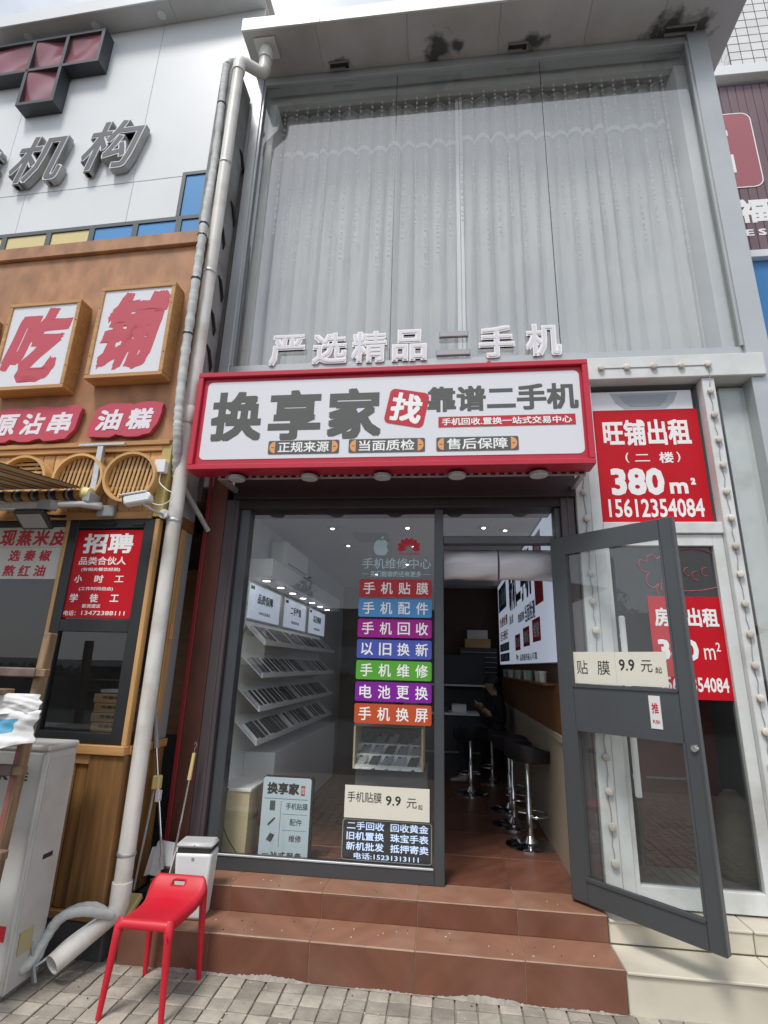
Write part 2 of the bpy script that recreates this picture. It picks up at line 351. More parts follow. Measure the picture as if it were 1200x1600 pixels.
for k, (a, b_) in enumerate(zip(JX, JX[1:])):
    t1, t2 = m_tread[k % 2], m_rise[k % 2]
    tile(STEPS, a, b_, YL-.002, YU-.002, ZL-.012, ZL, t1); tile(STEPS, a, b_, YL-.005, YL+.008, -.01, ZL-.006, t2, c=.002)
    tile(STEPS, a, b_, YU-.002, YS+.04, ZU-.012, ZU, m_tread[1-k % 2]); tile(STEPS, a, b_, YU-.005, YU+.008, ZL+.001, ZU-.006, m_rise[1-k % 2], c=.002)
    for yy, zz in ((YL, ZL), (YU, ZU)): tile(STEPS, a, b_, yy-.0065, yy-.0015, zz-.0055, zz-.0005, m_wear, 'worn_edge', c=.001)
m_cgrout = mat('cream_grout', (.3, .27, .22), .9)
b = MB(); b.box(.945, 3.0, YL+.012, YU+.02, -.02, ZL-.012); b.box(.945, 3.0, YU+.012, 4.1, -.02, .30)
CSTEP = tag(b.build('shop_step', m_cgrout), kind='structure')
CX = [.945, 1.74, 2.54, 3.0]
for a, b_ in zip(CX, CX[1:]):
    tile(CSTEP, a, b_, YL-.014, YU-.002, ZL-.018, ZL-.003, m_cream); tile(CSTEP, a, b_, YL, YL+.012, -.01, ZL-.022, m_cream)
    tile(CSTEP, a, b_, YU, YU+.012, ZL, .30, m_cream); tile(CSTEP, a, b_, YU-.008, 4.0, .302, .318, m_cream)
ms = MB(); rd = random.Random(3); vs = []; N_ = 260
for i in range(N_+1):
    x = -1.9+2.83*i/N_; h = max(.001, .004+.016*math.sin(x*3.1+1)*math.sin(x*7.7)+rd.uniform(0, .008)); vs += [(x, YL-.0045-.010-h*.8, .0015), (x, YL-.0075, max(.002, h))]
ms.add(vs, [(2*i, 2*i+2, 2*i+3, 2*i+1) for i in range(N_)]).build('mortar_smear', mat('mortar_smear_grey', (.3, .275, .24), .95, var=.3, vs=20), STEPS)
lit = MB()
for i in range(110):
    if i < 34: x, y, z = rd.uniform(-1.8, .9), rd.uniform(YL+.02, YU-.02), ZL+.001
    elif i < 44: x, y, z = rd.uniform(-1.5, .8), rd.uniform(YU+.01, 3.98), ZU+.001
    else: x, y, z = rd.uniform(-2.2, 1.6), rd.uniform(2.9, 3.48), .003
    l, w, a = rd.uniform(.002, .006), rd.uniform(.0015, .003), rd.uniform(0, 3.1)
    lit.box(-l, l, -w, w, 0, .003, mi=rd.choice((0, 0, 1)), M=Matrix.Translation((x, y, z)) @ Matrix.Rotation(a, 4, 'Z'))
tag(lit.build('litter_specks', [mat('pale_grit', (.6, .56, .48), .9), mat('dark_grit', (.06, .05, .04), .9)]), kind='stuff')
# ---------------------------------------------------------------- phone shop building
SHOP = thing('phone_shop', 'two-storey grey-white phone shop with a tall curtained glass upper floor and an open door', 'building', (0, 0, 0))
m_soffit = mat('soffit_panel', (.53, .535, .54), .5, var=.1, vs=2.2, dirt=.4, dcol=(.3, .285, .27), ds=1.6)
# soot-stained soffit: black stains round the four burnt fittings
def soot(m, spots):
    t = m.node_tree; N = t.nodes; L = t.links; b = N['Principled BSDF']; src = b.inputs['Base Color'].links[0].from_socket
    tcn = N.new('ShaderNodeTexCoord'); nz = N.new('ShaderNodeTexNoise'); nz.inputs['Scale'].default_value = 9; nz.inputs['Detail'].default_value = 6; L.new(tcn.outputs['Object'], nz.inputs['Vector'])
    acc = None
    for (x, y, z, r) in spots:
        d = N.new('ShaderNodeVectorMath'); d.operation = 'DISTANCE'; d.inputs[1].default_value = (x, y, z); L.new(tcn.outputs['Object'], d.inputs[0])
        a = N.new('ShaderNodeMath'); a.operation = 'MULTIPLY_ADD'; a.inputs[1].default_value = .34*r/.16; a.inputs[2].default_value = -.17*r/.16; L.new(nz.outputs['Fac'], a.inputs[0])
        s = N.new('ShaderNodeMath'); s.operation = 'ADD'; L.new(d.outputs['Value'], s.inputs[0]); L.new(a.outputs[0], s.inputs[1])
        mr = N.new('ShaderNodeMapRange'); mr.inputs[1].default_value = r*.45; mr.inputs[2].default_value = r; mr.inputs[3].default_value = .88; mr.inputs[4].default_value = 0; L.new(s.outputs[0], mr.inputs[0])
        if acc is None: acc = mr.outputs[0]
        else:
            q = N.new('ShaderNodeMath'); q.operation = 'MAXIMUM'; L.new(acc, q.inputs[0]); L.new(mr.outputs[0], q.inputs[1]); acc = q.outputs[0]
    mx = N.new('ShaderNodeMix'); mx.data_type = 'RGBA'; L.new(acc, mx.inputs['Factor']); L.new(src, mx.inputs['A']); mx.inputs['B'].default_value = (.018, .017, .016, 1); L.new(mx.outputs['Result'], b.inputs['Base Color'])
soot(m_soffit, [(-.05, 3.86, 7.765, .17), (.14, 3.84, 7.765, .08), (.92, 3.9, 7.765, .13), (2.2, 3.92, 7.765, .22), (2.44, 3.94, 7.765, .18), (-1.08, 3.9, 7.765, .09)])
SZ = 7.765
CAN = MB(); CAN.box(-2.0, 2.82, 3.522, 9, SZ+.01, SZ+.12); CAN = CAN.build('canopy', m_metal, SHOP)
for a, b_ in zip([-2.0, -1.25, -.35, .55, 1.4, 2.1], [-1.25, -.35, .55, 1.4, 2.1, 2.82]):
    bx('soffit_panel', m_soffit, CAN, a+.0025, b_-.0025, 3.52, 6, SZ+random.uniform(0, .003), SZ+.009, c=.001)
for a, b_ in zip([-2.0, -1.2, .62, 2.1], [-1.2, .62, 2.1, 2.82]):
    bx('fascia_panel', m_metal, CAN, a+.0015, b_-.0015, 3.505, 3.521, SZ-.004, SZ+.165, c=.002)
for x, w in ((-1.08, .2), (.75, .18), (2.3, .26)):       # broken, rusty recessed floodlights
    f = MB(); f.box(x-w/2, x+w/2, 3.88, 3.945, SZ-.008, SZ+.03); f.box(x-w/2-.01, x+w/2+.012, 3.868, 3.88, SZ-.02, SZ+.01, mi=1).box(x+w/2, x+w/2+.012, 3.88, 3.95, SZ-.03, SZ+.01, mi=1).box(x-w/2-.004, x+w/2-.04, 3.925, 3.95, SZ-.022, SZ-.008, mi=1); f.build('soffit_fitting', [m_dark, m_gplastic], CAN)
# structural walls
bx('side_wall', m_metal, SHOP, -2.0, -1.86, 4.12, 9.2, 0, SZ, c=0); bx('side_wall', m_metal, SHOP, 2.45, 2.6, 4.1, 9.2, 0, SZ, c=0)
bx('rear_wall', m_inwall, SHOP, -1.86, 2.45, 9.05, 9.2, 0, SZ, c=0)
bx('upper_floor_slab', m_inwall, SHOP, -1.86, 2.45, 4.12, 9.05, 3.62, 4.1, c=0)
bx('facade_band', m_metal, SHOP, -1.98, 1.02, 4.0, 4.1, 3.1, 4.24, c=0)
# upper frame
fr = MB(); fr.box(-2.0, -1.905, 3.95, 4.12, 3.1, SZ-.002, c=.004); fr.box(2.37, 2.545, 3.93, 4.12, .3, SZ-.002, c=.004)
fr.box(-1.905, 2.37, 3.965, 4.1, 7.66, SZ-.002, c=.004); fr.box(-1.905, 2.37, 3.97, 4.1, 4.16, 4.25, c=.004)
fr.box(-1.905, -1.885, 3.965, 3.985, 4.25, 7.66); fr.box(2.35, 2.37, 3.95, 3.975, 4.25, 7.66)
fr.build('upper_frame', m_gframe, SHOP)
for a, b_ in ((-1.905, -.478), (-.472, .969), (.975, 2.37)): bx('glass_pane', m_glassup, SHOP, a, b_, 4.0, 4.008, 4.25, 7.66, c=0)
for x in (-.475, .972): bx('glazing_joint', m_blackpl, SHOP, x-.0028, x+.0028, 3.998, 4.01, 4.25, 7.66, c=0)
bx('lintel', m_inwall, SHOP, -1.86, 2.45, 4.12, 4.19, 7.56, SZ-.004, c=.003)
bx('reveal', m_metal, SHOP, 2.27, 2.45, 4.06, 4.4, 4.12, 7.5, c=.003); bx('reveal', m_metal, SHOP, -1.86, -1.78, 4.06, 4.4, 4.12, 7.5, c=.003)
bx('curtain_rail', m_dark, SHOP, -1.8, 2.3, 4.3, 4.34, 7.62, 7.66, c=0)
# storefront: shutter box, pilaster, guides
b = MB(); b.box(-1.74, 1.0, 3.97, 4.3, 2.92, 3.3, c=.01).box(-1.7, .98, 3.93, 3.97, 2.99, 3.3, c=.006); b.build('shutter_box', m_maroon, SHOP)
bx('pilaster', m_brown, SHOP, -1.915, -1.78, 3.95, 4.12, ZL, 3.3, c=.004); bx('pilaster_edge', m_redstrip, SHOP, -1.95, -1.916, 3.945, 4.12, ZL, 3.3, c=.004)
b = MB(); b.box(-1.778, -1.672, 3.955, 4.12, ZU-.01, 2.99, c=.004); b.box(-1.72, -1.7, 3.95, 3.955, ZU, 2.99); b.build('shutter_guide', m_guide, SHOP)
b = MB(); b.box(.872, .972, 3.96, 4.12, ZU-.01, 2.99, c=.004); b.box(.92, .935, 3.955, 3.96, ZU, 2.99); b.build('shutter_guide', m_guide, SHOP)
# shop window frame
wf = MB(); wf.box(-1.67, -1.585, 4.0, 4.1, ZU, 2.92, c=.004)
wf.box(-1.585, -.084, 4.02, 4.1, ZU, .425, c=.004).box(-.084, -.015, 4.02, 4.1, ZU, 2.92, c=.004)
wf.box(-.015, .83, 4.02, 4.1, 2.64, 2.702, c=.004).box(.83, .872, 4.0, 4.1, ZU, 2.92, c=.004)
WF = wf.build('window_frame', m_dframe, SHOP)
bx('glazing_bead', m_gframe, WF, -1.585, -.09, 4.014, 4.03, .425, .437, c=.002)
bx('glass_pane', m_glass, WF, -1.585, -.084, 4.055, 4.062, .425, 2.92, c=0); bx('glass_pane', m_glass, WF, -.015, .83, 4.055, 4.062, 2.702, 2.92, c=0)
# interior shell
m_ceil = mat('shop_ceiling', (.5, .48, .48), .7); m_inbrown = mat('interior_brown_wall', (.09, .05, .04), .7, var=.1)
m_infloor = mat('interior_floor_tile', (.16, .065, .042), .35, var=.3, vs=2.2, rnd=.1, grain=(5, 1.2, 1), rot=(0, 0, .8))
m_beige = mat('beige_wall_panel', (.4, .34, .25), .6, var=.06); m_brownpan = mat('brown_wood_panel', (.2, .085, .03), .5, var=.2, vs=3, grain=(1, 1, 8))
CEIL = bx('ceiling', m_ceil, SHOP, -1.86, .98, 4.12, 9.05, 3.0, 3.06, c=0)
bx('interior_wall', m_inwall, SHOP, -1.859, -1.74, 4.12, 9.05, .3, 3.0, c=0)
bx('interior_wall', m_inbrown, SHOP, -1.74, .87, 8.98, 9.049, .3, 3.0, c=0)
RW = bx('interior_wall', m_inbrown, SHOP, .87, .99, 4.12, 8.98, .3, 3.0, c=0)
for k in range(5): bx('beige_panel', m_beige, RW, .855, .868, 4.125+k*.97, 4.125+(k+1)*.97-.005, ZU, 1.2, c=.002)
bx('panel_cap', m_beige, RW, .845, .868, 4.125, 8.97, 1.2, 1.25, c=.003); bx('wood_panel', m_brownpan, RW, .858, .868, 4.125, 8.97, 1.252, 1.62, c=.002)
IF = MB().box(-1.74, .87, 4.06, 9.0, .28, ZU-.012).build('interior_floor', m_grout, SHOP)
for i in range(5):
    for j in range(8):
        x0, x1 = max(-1.74, -1.98+.6*i), min(.87, -1.38+.6*i); y0 = 4.06+.6*j; y1 = min(9.0, y0+.6)
        me = MB().box(-(x1-x0)/2+.002, (x1-x0)/2-.002, -(y1-y0)/2+.002, (y1-y0)/2-.002, -.012, 0, c=.002).build('tile', m_infloor, mesh_only=True)
        inst('tile', me, IF, ((x0+x1)/2, (y0+y1)/2, ZU-.001))
for x, y in ((-1.1, 4.92), (-.36, 4.9), (-1.08, 5.69), (.36, 4.9), (.57, 5.0), (-.36, 5.7), (.36, 6.4), (-.5, 6.8), (.3, 7.8), (-1.0, 7.6)):
    s = MB(); s.lathe([(.06, -.006), (.06, 0), (.045, -.004)], (x, y, 2.999), 20); s = s.build('downlight', m_gplastic, SHOP, 40)
    MB().lathe([(.015, -.012), (.019, -.005)], (x, y, 2.999), 14).build('lens', m_spot, s)
v = MB(); v.box(-.93, -.58, 5.1, 5.45, 2.985, 3.0)
for k in range(8): v.box(-.91, -.6, 5.125+k*.04, 5.145+k*.04, 2.98, 2.986)
v.build('ceiling_grille', m_gplastic, CEIL)
# the open door, hinged on the right jamb
DOOR = bx('door', m_dframe, SHOP, 0, .115, 0, .05, .355, 2.66, c=.005); DOOR.location = (.772, 3.948, 0); DOOR.rotation_euler = (0, 0, math.atan2(-.70237, .71181))
d = MB(); d.box(.79, .876, 0, .05, .355, 2.66, c=.005).box(.115, .79, 0, .05, 2.535, 2.66, c=.004).box(.115, .79, 0, .05, 1.352, 1.625, c=.004).box(.115, .79, 0, .05, .355, .49, c=.004)
d.box(.862, .866, -.002, .052, .36, 2.65)
d.build('door_frame', m_dframe, DOOR)
b = MB()
for z0, z1 in ((1.625, 2.535), (.49, 1.352)):
    b.box(.115, .79, -.008, .0, z0-.012, z0+.012, c=.003).box(.115, .79, -.004, .0, z1-.01, z1+.01).box(.108, .122, -.004, 0, z0, z1).box(.783, .797, -.004, 0, z0, z1)
b.build('glazing_bead', m_dframe, DOOR)
for z0, z1 in ((1.625, 2.535), (.49, 1.352)): bx('glass_pane', m_glass, DOOR, .115, .79, .022, .027, z0, z1, c=0)
MB().lathe([(.018, -.014), (.022, 0), (.012, -.017)], (.845, -.0, 1.325), 16, axis='y').build('door_lock', m_chrome, DOOR, 40)
# ---------------------------------------------------------------- upper-floor curtains and bead strings
def curtain(x0, x1, label, seed):
    rd = random.Random(seed); t = thing('curtain', label, 'curtain', (0, 0, 0))
    NX, zs = int((x1-x0)/.009), [7.6, 7.55, 7.3, 7.06, 7.0, 6.4, 5.8, 5.2, 4.6, 4.2]
    P = []; x = x0; pl = []
    while x < x1: w = rd.uniform(.1, .19); pl.append((x, w, rd.uniform(.6, 1.25))); x += w      # pleats of uneven width and depth
    for i in range(NX+1):
        x = x0+(x1-x0)*i/NX
        for q in pl:
            if q[0] <= x < q[0]+q[1]+1e-6: break
        u = (x-q[0])/q[1]; P.append((x, abs(math.sin(math.pi*u))**.62, q[2], q[1], u))
    def yy(h, a, w, u, sp, j): return 4.325-.075*a*sp*h*(w/.15)**.5-.008*math.sin(7*u*(1+.1*j)+j)*(j > 4)
    vs = []; fs = []; n = NX+1
    for j, z in enumerate(zs):
        sp = .6+.4*min(1, (7.6-z)/2)
        for x, h, a, w, u in P: vs.append((x+.012*math.sin(x*8+j*.35)*max(0, j-3)/6, yy(h, a, w, u, sp, j), z))
    for j in range(len(zs)-1):
        for i in range(NX): fs.append((j*n+i, j*n+i+1, (j+1)*n+i+1, (j+1)*n+i))
    MB().add(vs, fs).build('cloth', m_curtain, t, 80)
    fs = [(i, i+1, n+i+1, n+i) for i in range(NX)]
    for nm, za, zb, lift in (('hem', 7.05, 6.99, .035), ('heading_tape', 7.595, 7.56, .02)):
        vs = [(x, yy(h, a, w, u, .6+.4*min(1, (7.6-z)/2), 0)-.004, z+lift*h*a) for z in (za, zb) for x, h, a, w, u in P]
        MB().add(vs, fs).build(nm, m_hem, t, 80)
    xe = x1 if seed == 3 else x0
    MB().box(xe-.035, xe, 4.235, 4.24, 4.2, 7.58).build('edge_fold', m_hem, t) if seed == 3 else MB().box(xe, xe+.03, 4.235, 4.24, 4.2, 7.58).build('edge_fold', m_hem, t)
curtain(-1.76, .162, 'sheer white curtain behind the upper glass, from its left edge to the meeting slit', 3)
curtain(.168, 2.29, 'sheer white curtain behind the upper glass, from the meeting slit to its right edge', 5)
m_bead = mat('clear_bead', (.93, .94, .95), .3)
beads = []
for k in range(4):
    b = MB(); L = 1.75+.18*k
    b.tube([(0, 0, 0), (.004, 0, -L*.5), (-.003, 0, -L)], .0012, 3)
    z = -.02
    while z > -L:
        r = random.uniform(.011, .0155); x = random.uniform(-.004, .004)
        b.add([(x+r, 0, z), (x-r, 0, z), (x, r, z), (x, -r, z), (x, 0, z+r), (x, 0, z-r)], [(0, 2, 4), (2, 1, 4), (1, 3, 4), (3, 0, 4), (2, 0, 5), (1, 2, 5), (3, 1, 5), (0, 3, 5)])
        z -= random.choice((.055, .07, .09)) if z > -.7 else random.choice((.03, .05, .06, .08))
    beads.append(b.build('bead_string', m_bead, mesh_only=True))
for i in range(34):
    o = inst('bead_string', beads[(i*3) % 4], None, (-1.71+i*.1185+random.uniform(-.01, .01), 4.17, 7.63), (0, 0, i*1.3))
    tag(o, 'thin string of clear light beads hanging before the white upper curtains', 'light string', 'bead light strings before the curtains')
# ---------------------------------------------------------------- raised white letters on the upper glass
m_chan = mat('lilac_letter_face', (.68, .69, .74), .4); m_chang = mat('white_letter_edge', (.9, .9, .9), .4)
for ch, xc, w, nth in (('严', -1.385, .32, 'first from the left'), ('选', -1.0, .31, 'second from the left'), ('精', -.65, .31, 'third from the left'), ('品', -.3, .30, 'middle one of seven'), ('二', .075, .29, 'two-stroke grey-faced one'), ('手', .44, .30, 'second from the right'), ('机', .825, .29, 'nearest the right post')):
    t = thing('raised_letter', 'raised white letter %s low on the upper glass, %s' % (ch, nth), 'letter', (xc, 3.975, 4.225))
    z0, z1 = (0, .31) if ch != '二' else (.03, .28)
    if ch == '二':
        for a_, b_, c_, d_ in ((-.12, .13, .215, .275), (-.145, .145, .035, .095)):
            bx('letter_stroke', m_gplastic, t, a_, b_, -.022, 0, c_, d_, c=.003); bx('stroke_face', mat('dim_letter_face', (.38, .38, .4), .5), t, a_+.008, b_-.008, -.025, -.0222, c_+.008, d_-.008, c=0)
        continue
    txt(ch, -w/2, w/2, z0, z1, 0, m_chang, t, 'letter_side', bold=.042, depth=.022)
    txt(ch, -w/2+.011, w/2-.011, z0+.011, z1-.011, -.0222, m_chan, t, 'letter_face', bold=.004, depth=.002)
# ---------------------------------------------------------------- main red shop sign
SIGN = thing('shop_sign', 'long red-framed white lightbox sign over the shop entrance, with big grey lettering', 'sign', (0, 3.44, 0))
SX0, SX1, SZ0, SZ1 = -1.892, 1.012, 3.062, 3.862
b = MB(); b.box(SX0, SX1, .03, .17, SZ0, SZ1, c=.004)
for (x0, x1, z0, z1) in ((SX0, SX1, SZ1-.04, SZ1), (SX0, SX1, SZ0, SZ0+.04), (SX0, SX0+.04, SZ0+.04, SZ1-.04), (SX1-.04, SX1, SZ0+.04, SZ1-.04)): b.box(x0, x1, 0, .03, z0, z1, c=.004)
b.build('sign_box', m_redsign, SIGN)
MB().prism(rrect(SX0+.075, SX1-.06, SZ0+.085, SZ1-.075, .04), .0265, .031).build('sign_face', m_signface, SIGN)
E_ = [(.3, 3.862), (.345, 3.862), (.322, 3.885)]
MB().prism(E_, .01, .05).build('lifting_tab', m_redsign, SIGN)
fy = .026
for ch, x0, x1 in (('换', -1.76, -1.36), ('享', -1.31, -.91), ('家', -.86, -.46)): txt(ch, x0, x1, 3.29, 3.70, fy, m_ink, SIGN, bold=.036, depth=.001)
rr = rrect(-.145, .145, -.14, .14, .04); ca, sa = math.cos(R(-11)), math.sin(R(-11))
MB().prism([(-.275+x*ca-z*sa, 3.525+x*sa+z*ca) for x, z in rr], fy-.003, fy).build('red_badge', m_rink, SIGN)
txt('找', -.39, -.16, 3.41, 3.64, fy-.0032, m_white, SIGN, bold=.03, rotd=-11)
txt('靠谱二手机', -.125, .935, 3.485, 3.69, fy, m_ink, SIGN, bold=.032, depth=.001)
bx('red_strip', m_rink, SIGN, -.045, .905, fy-.003, fy, 3.365, 3.445, c=0)
txt('手机回收.置换一站式交易中心', -.02, .88, 3.377, 3.433, fy-.0032, m_white, SIGN, bold=.02)
for x0, x1, s in ((-1.29, -.76, '正规来源'), (-.69, -.14, '当面质检'), (-.06, .51, '售后保障')):
    MB().prism(rrect(x0, x1, 3.18, 3.285, .012), fy-.003, fy).build('slogan_plate', m_ink, SIGN)
    for xx, a0 in ((x0+.052, 90), (x1-.052, -90)):
        MB().prism([(xx+.042*math.cos(R(a0+k*15)), 3.2325+.046*math.sin(R(a0+k*15))) for k in range(13)], fy-.0045, fy-.003).build('orange_half_disc', m_orange, SIGN)
        MB().box(xx-.018*(1 if a0 > 0 else -1)-.01, xx-.018*(1 if a0 > 0 else -1)+.01, fy-.006, fy-.0046, 3.2305, 3.2345).build('dash', m_ink, SIGN)
    txt(s, x0+.075, x1-.075, 3.192, 3.275, fy-.0032, m_white, SIGN, bold=.014)
# lamp rail under the sign
RAIL = thing('lamp_rail', 'perforated steel rail with five round lamps slung under the red sign', 'lamp rail', (0, 0, 0))
b = MB(); b.box(-1.71, .98, 3.60, 3.604, 3.035, 3.075)
b.box(-1.71, .98, 3.604, 3.635, 3.071, 3.075)
b.build('rail', m_steel, RAIL)
sl = MB()
for k in range(44): sl.box(-1.69+k*.061, -1.655+k*.061, 3.5985, 3.5998, 3.048, 3.062)
sl.build('rail_slots', m_dark, RAIL)
for x in (-1.70, .965):
    b = MB(); b.box(x-.016, x+.016, 3.604, 3.93, 3.04, 3.044).box(x+(.012 if x < 0 else -.016), x+(.016 if x < 0 else -.012), 3.604, 3.93, 3.044, 3.075); b.build('bracket', m_steel, RAIL)
m_lampface = mat('lamp_face', (.62, .62, .63), .4)
for x in (-1.545, -.99, -.45, .085, .65):
    l = MB(); l.lathe([(.055, .02), (.066, .012), (.066, 0), (.06, -.006)], (x, 3.56, 3.027), 24); l = l.build('lamp', m_gplastic, RAIL, 40)
    MB().lathe([(.058, -.008), (.06, -.004)], (x, 3.56, 3.026), 24).build('lamp_lens', m_lampface, l, 40)
# ---------------------------------------------------------------- decals on the shop window
cols = [((.42, .012, .02), '手机贴膜', 'red'), ((.07, .26, .55), '手机配件', 'sky-blue'), ((.32, 0, .24), '手机回收', 'magenta'), ((.06, .09, .42), '以旧换新', 'indigo'), ((.09, .36, .03), '手机维修', 'green'), ((.2, .008, .3), '电池更换', 'purple'), ((.5, .075, .02), '手机换屏', 'orange-red')]
dy = 4.0545
for k, (c, s, nm) in enumerate(cols):
    z1 = 2.362-.1522*k; z0 = z1-.136
    t = thing('window_sticker', '%s window sticker bar reading %s on the shop glass' % (nm, s), 'sticker', (0, dy, 0))
    MB().prism(rrect(-.667, -.105, z0, z1, .014), -.0015, 0).build('sticker_film', mat('sticker_'+nm.replace('-', '_'), c, .45), t)
    for i, ch in enumerate(s): txt(ch, -.635+i*.137, -.635+i*.137+.092, z0+.022, z1-.022, -.0016, m_white, t, bold=.012)
m_decalw = mat('pale_blue_decal', (.42, .55, .6), .5)
t = thing('window_sticker', 'pale apple-shaped sticker with a bite and a leaf on the shop glass', 'sticker', (-.505, dy, 2.615))
P = []
for k in range(60):
    a = 2*math.pi*k/60; r = .066*(1+.06*math.cos(2*a)); x, z = r*math.sin(a)*.95, r*math.cos(a)
    z -= .014*math.exp(-(x/.018)**2)*(1 if z > 0 else -.55)
    if (x-.078)**2+(z-.01)**2 < .033**2:
        dd = math.hypot(x-.078, z-.01); x = .078+(x-.078)/dd*.033; z = .01+(z-.01)/dd*.033
    P.append((x, z))
MB().prism(P, -.0015, 0).build('fruit_shape', m_decalw, t)
MB().prism([(.002+.022*s_*math.cos(R(55))-w*math.sin(R(55)), .066+.034*s_*math.sin(R(55))+w*math.cos(R(55))) for s_, w in ((0, 0), (.4, .011), (1, 0), (.6, -.011))], -.0015, 0).build('leaf_shape', m_decalw, t)
t = thing('window_sticker', 'red flower sticker of eight petals with small lettering on the shop glass', 'sticker', (-.285, dy, 2.585))
for k in range(8):
    a = R(-84+24*k); L, w = .1-(.012 if k in (0, 7) else 0), .0185
    MB().prism([(L*(.22+.78*s_)*math.sin(a)+w*v_*math.cos(a), .01+L*(.22+.78*s_)*math.cos(a)-w*v_*math.sin(a)) for s_, v_ in ((0, .0), (.35, .55), (.7, .95), (.9, .75), (1, .2), (1, -.2), (.9, -.75), (.7, -.95), (.35, -.55))], -.0015, 0).build('petal', m_rink, t)
txt('HUAWEI', -.075, .075, -.028, -.01, -.0005, m_rink, t, bold=.01)
t = thing('window_sticker', 'pale lettering sticker reading 手机维修中心 above the coloured bars', 'sticker', (0, dy, 0))
txt('手机维修中心', -.65, -.11, 2.445, 2.53, 0, m_decalw, t, bold=.008); txt('我们能做的还有更多', -.585, -.185, 2.382, 2.428, 0, m_decalw, t, bold=.018)
b = MB(); b.box(-.65, -.6, -.001, 0, 2.403, 2.407).box(-.17, -.115, -.001, 0, 2.403, 2.407); b.build('dash', m_decalw, t)
m_paper = mat('cream_card', (.74, .72, .62), .6, var=.03)
t = thing('price_card', 'cream price card reading 手机贴膜 9.9 元 on the window above the dark board', 'price card', (0, 4.0535, 0))
bx('card', m_paper, t, -.71, -.117, -.002, 0, .70, .905, c=0)
txt('手机贴膜', -.69, -.45, .80, .865, -.0025, m_black, t, bold=0); txt('9.9', -.42, -.315, .79, .85, -.0025, m_black, t, bold=.012); txt('元', -.275, -.205, .78, .84, -.0025, m_black, t, bold=0); txt('起', -.195, -.165, .775, .805, -.0025, m_black, t, bold=0)
t = thing('led_board', 'black message board with glowing blue-white writing at the bottom of the window', 'message board', (0, 4.08, 0))
MB().prism(rrect(-.725, -.098, .432, .69, .02), 0, .03).build('board', m_blackpl, t)
b = MB()
oo, ii = rrect(-.722, -.101, .435, .687, .02), rrect(-.716, -.107, .441, .681, .016)
n = len(oo); b.add([(x, -.002, z) for x, z in oo]+[(x, -.002, z) for x, z in ii], [(i, (i+1) % n, (i+1) % n+n, i+n) for i in range(n)]); b.build('board_edge', m_steel, t)
m_led = mat('led_writing', (.55, .68, .95), .5, emit=.5, ecol=(.6, .75, 1))
for i, (a, b_) in enumerate((('二手回收', '回收黄金'), ('旧机置换', '珠宝手表'), ('新机批发', '抵押寄卖'))):
    z1 = .672-.063*i; txt(a, -.69, -.43, z1-.05, z1, -.001, m_led, t, bold=.014); txt(b_, -.385, -.125, z1-.05, z1, -.001, m_led, t, bold=.014)
txt('电话:15231313111', -.635, -.19, .445, .483, -.001, m_led, t, bold=.01)
# open door: price card and push plate
def DT(name, label, cat):
    return thing(name, label, cat, (.772, 3.948, 0), math.atan2(-.70237, .71181))
t = DT('price_card', 'cream price card reading 贴膜 9.9 元 on the glass of the open door', 'price card')
bx('card', m_paper, t, .118, .415, .0195, .0215, 1.64, 1.845, c=0); bx('card', m_paper, t, .417, .735, .0195, .0215, 1.64, 1.845, c=0)
txt('贴', .14, .22, 1.70, 1.79, .019, m_black, t, bold=0); txt('膜', .29, .375, 1.70, 1.79, .019, m_black, t, bold=0)
txt('9.9', .44, .54, 1.73, 1.80, .019, m_black, t, bold=.012); txt('元', .58, .65, 1.725, 1.795, .019, m_black, t, bold=0); txt('起', .665, .705, 1.72, 1.755, .019, m_black, t, bold=0)
t = DT('push_plate', 'small white push plate with a red 推 on the open door middle rail', 'push plate')
bx('plate', m_wplastic, t, .615, .683, -.004, -.0005, 1.405, 1.59, c=.001); txt('推', .63, .67, 1.49, 1.55, -.0045, m_rink, t, bold=.014); txt('PUSH', .63, .67, 1.435, 1.455, -.0045, m_rink, t, bold=.014)
# rolled door curtain
t = thing('rolled_door_curtain', 'pale plastic strip curtain rolled up under the door transom in two halves', 'door curtain', (0, 0, 0))
m_roll = mat('rolled_plastic_sheet', (.7, .68, .72), .25, var=.12, vs=2, grain=(1, 4, 6))
for x0, x1 in ((-.01, .405), (.42, .83)):
    P = []; 
    for k in range(22):
        a = 2*math.pi*k/22; P.append((.075*math.cos(a), .12*math.sin(a)))
    vs = []; fs = []; NS = 10
    for i in range(NS+1):
        x = x0+(x1-x0)*i/NS
        for k, (yy, zz) in enumerate(P): q_ = 1+.06*math.sin(k*1.3+i*.5)+.05*math.sin(i*.9+k*.6); vs.append((x, 4.2+yy*q_, 2.505+zz*q_))
    m_ = len(P)
    for i in range(NS):
        for k in range(m_): fs.append((i*m_+k, i*m_+(k+1) % m_, (i+1)*m_+(k+1) % m_, (i+1)*m_+k))
    fs += [tuple(range(m_)), tuple(range(NS*m_, NS*m_+m_))]
    MB().add(vs, fs).build('roll', m_roll, t, 60)
bx('curtain_bar', m_gplastic, t, -.012, .828, 4.24, 4.26, 2.62, 2.638, c=.002)
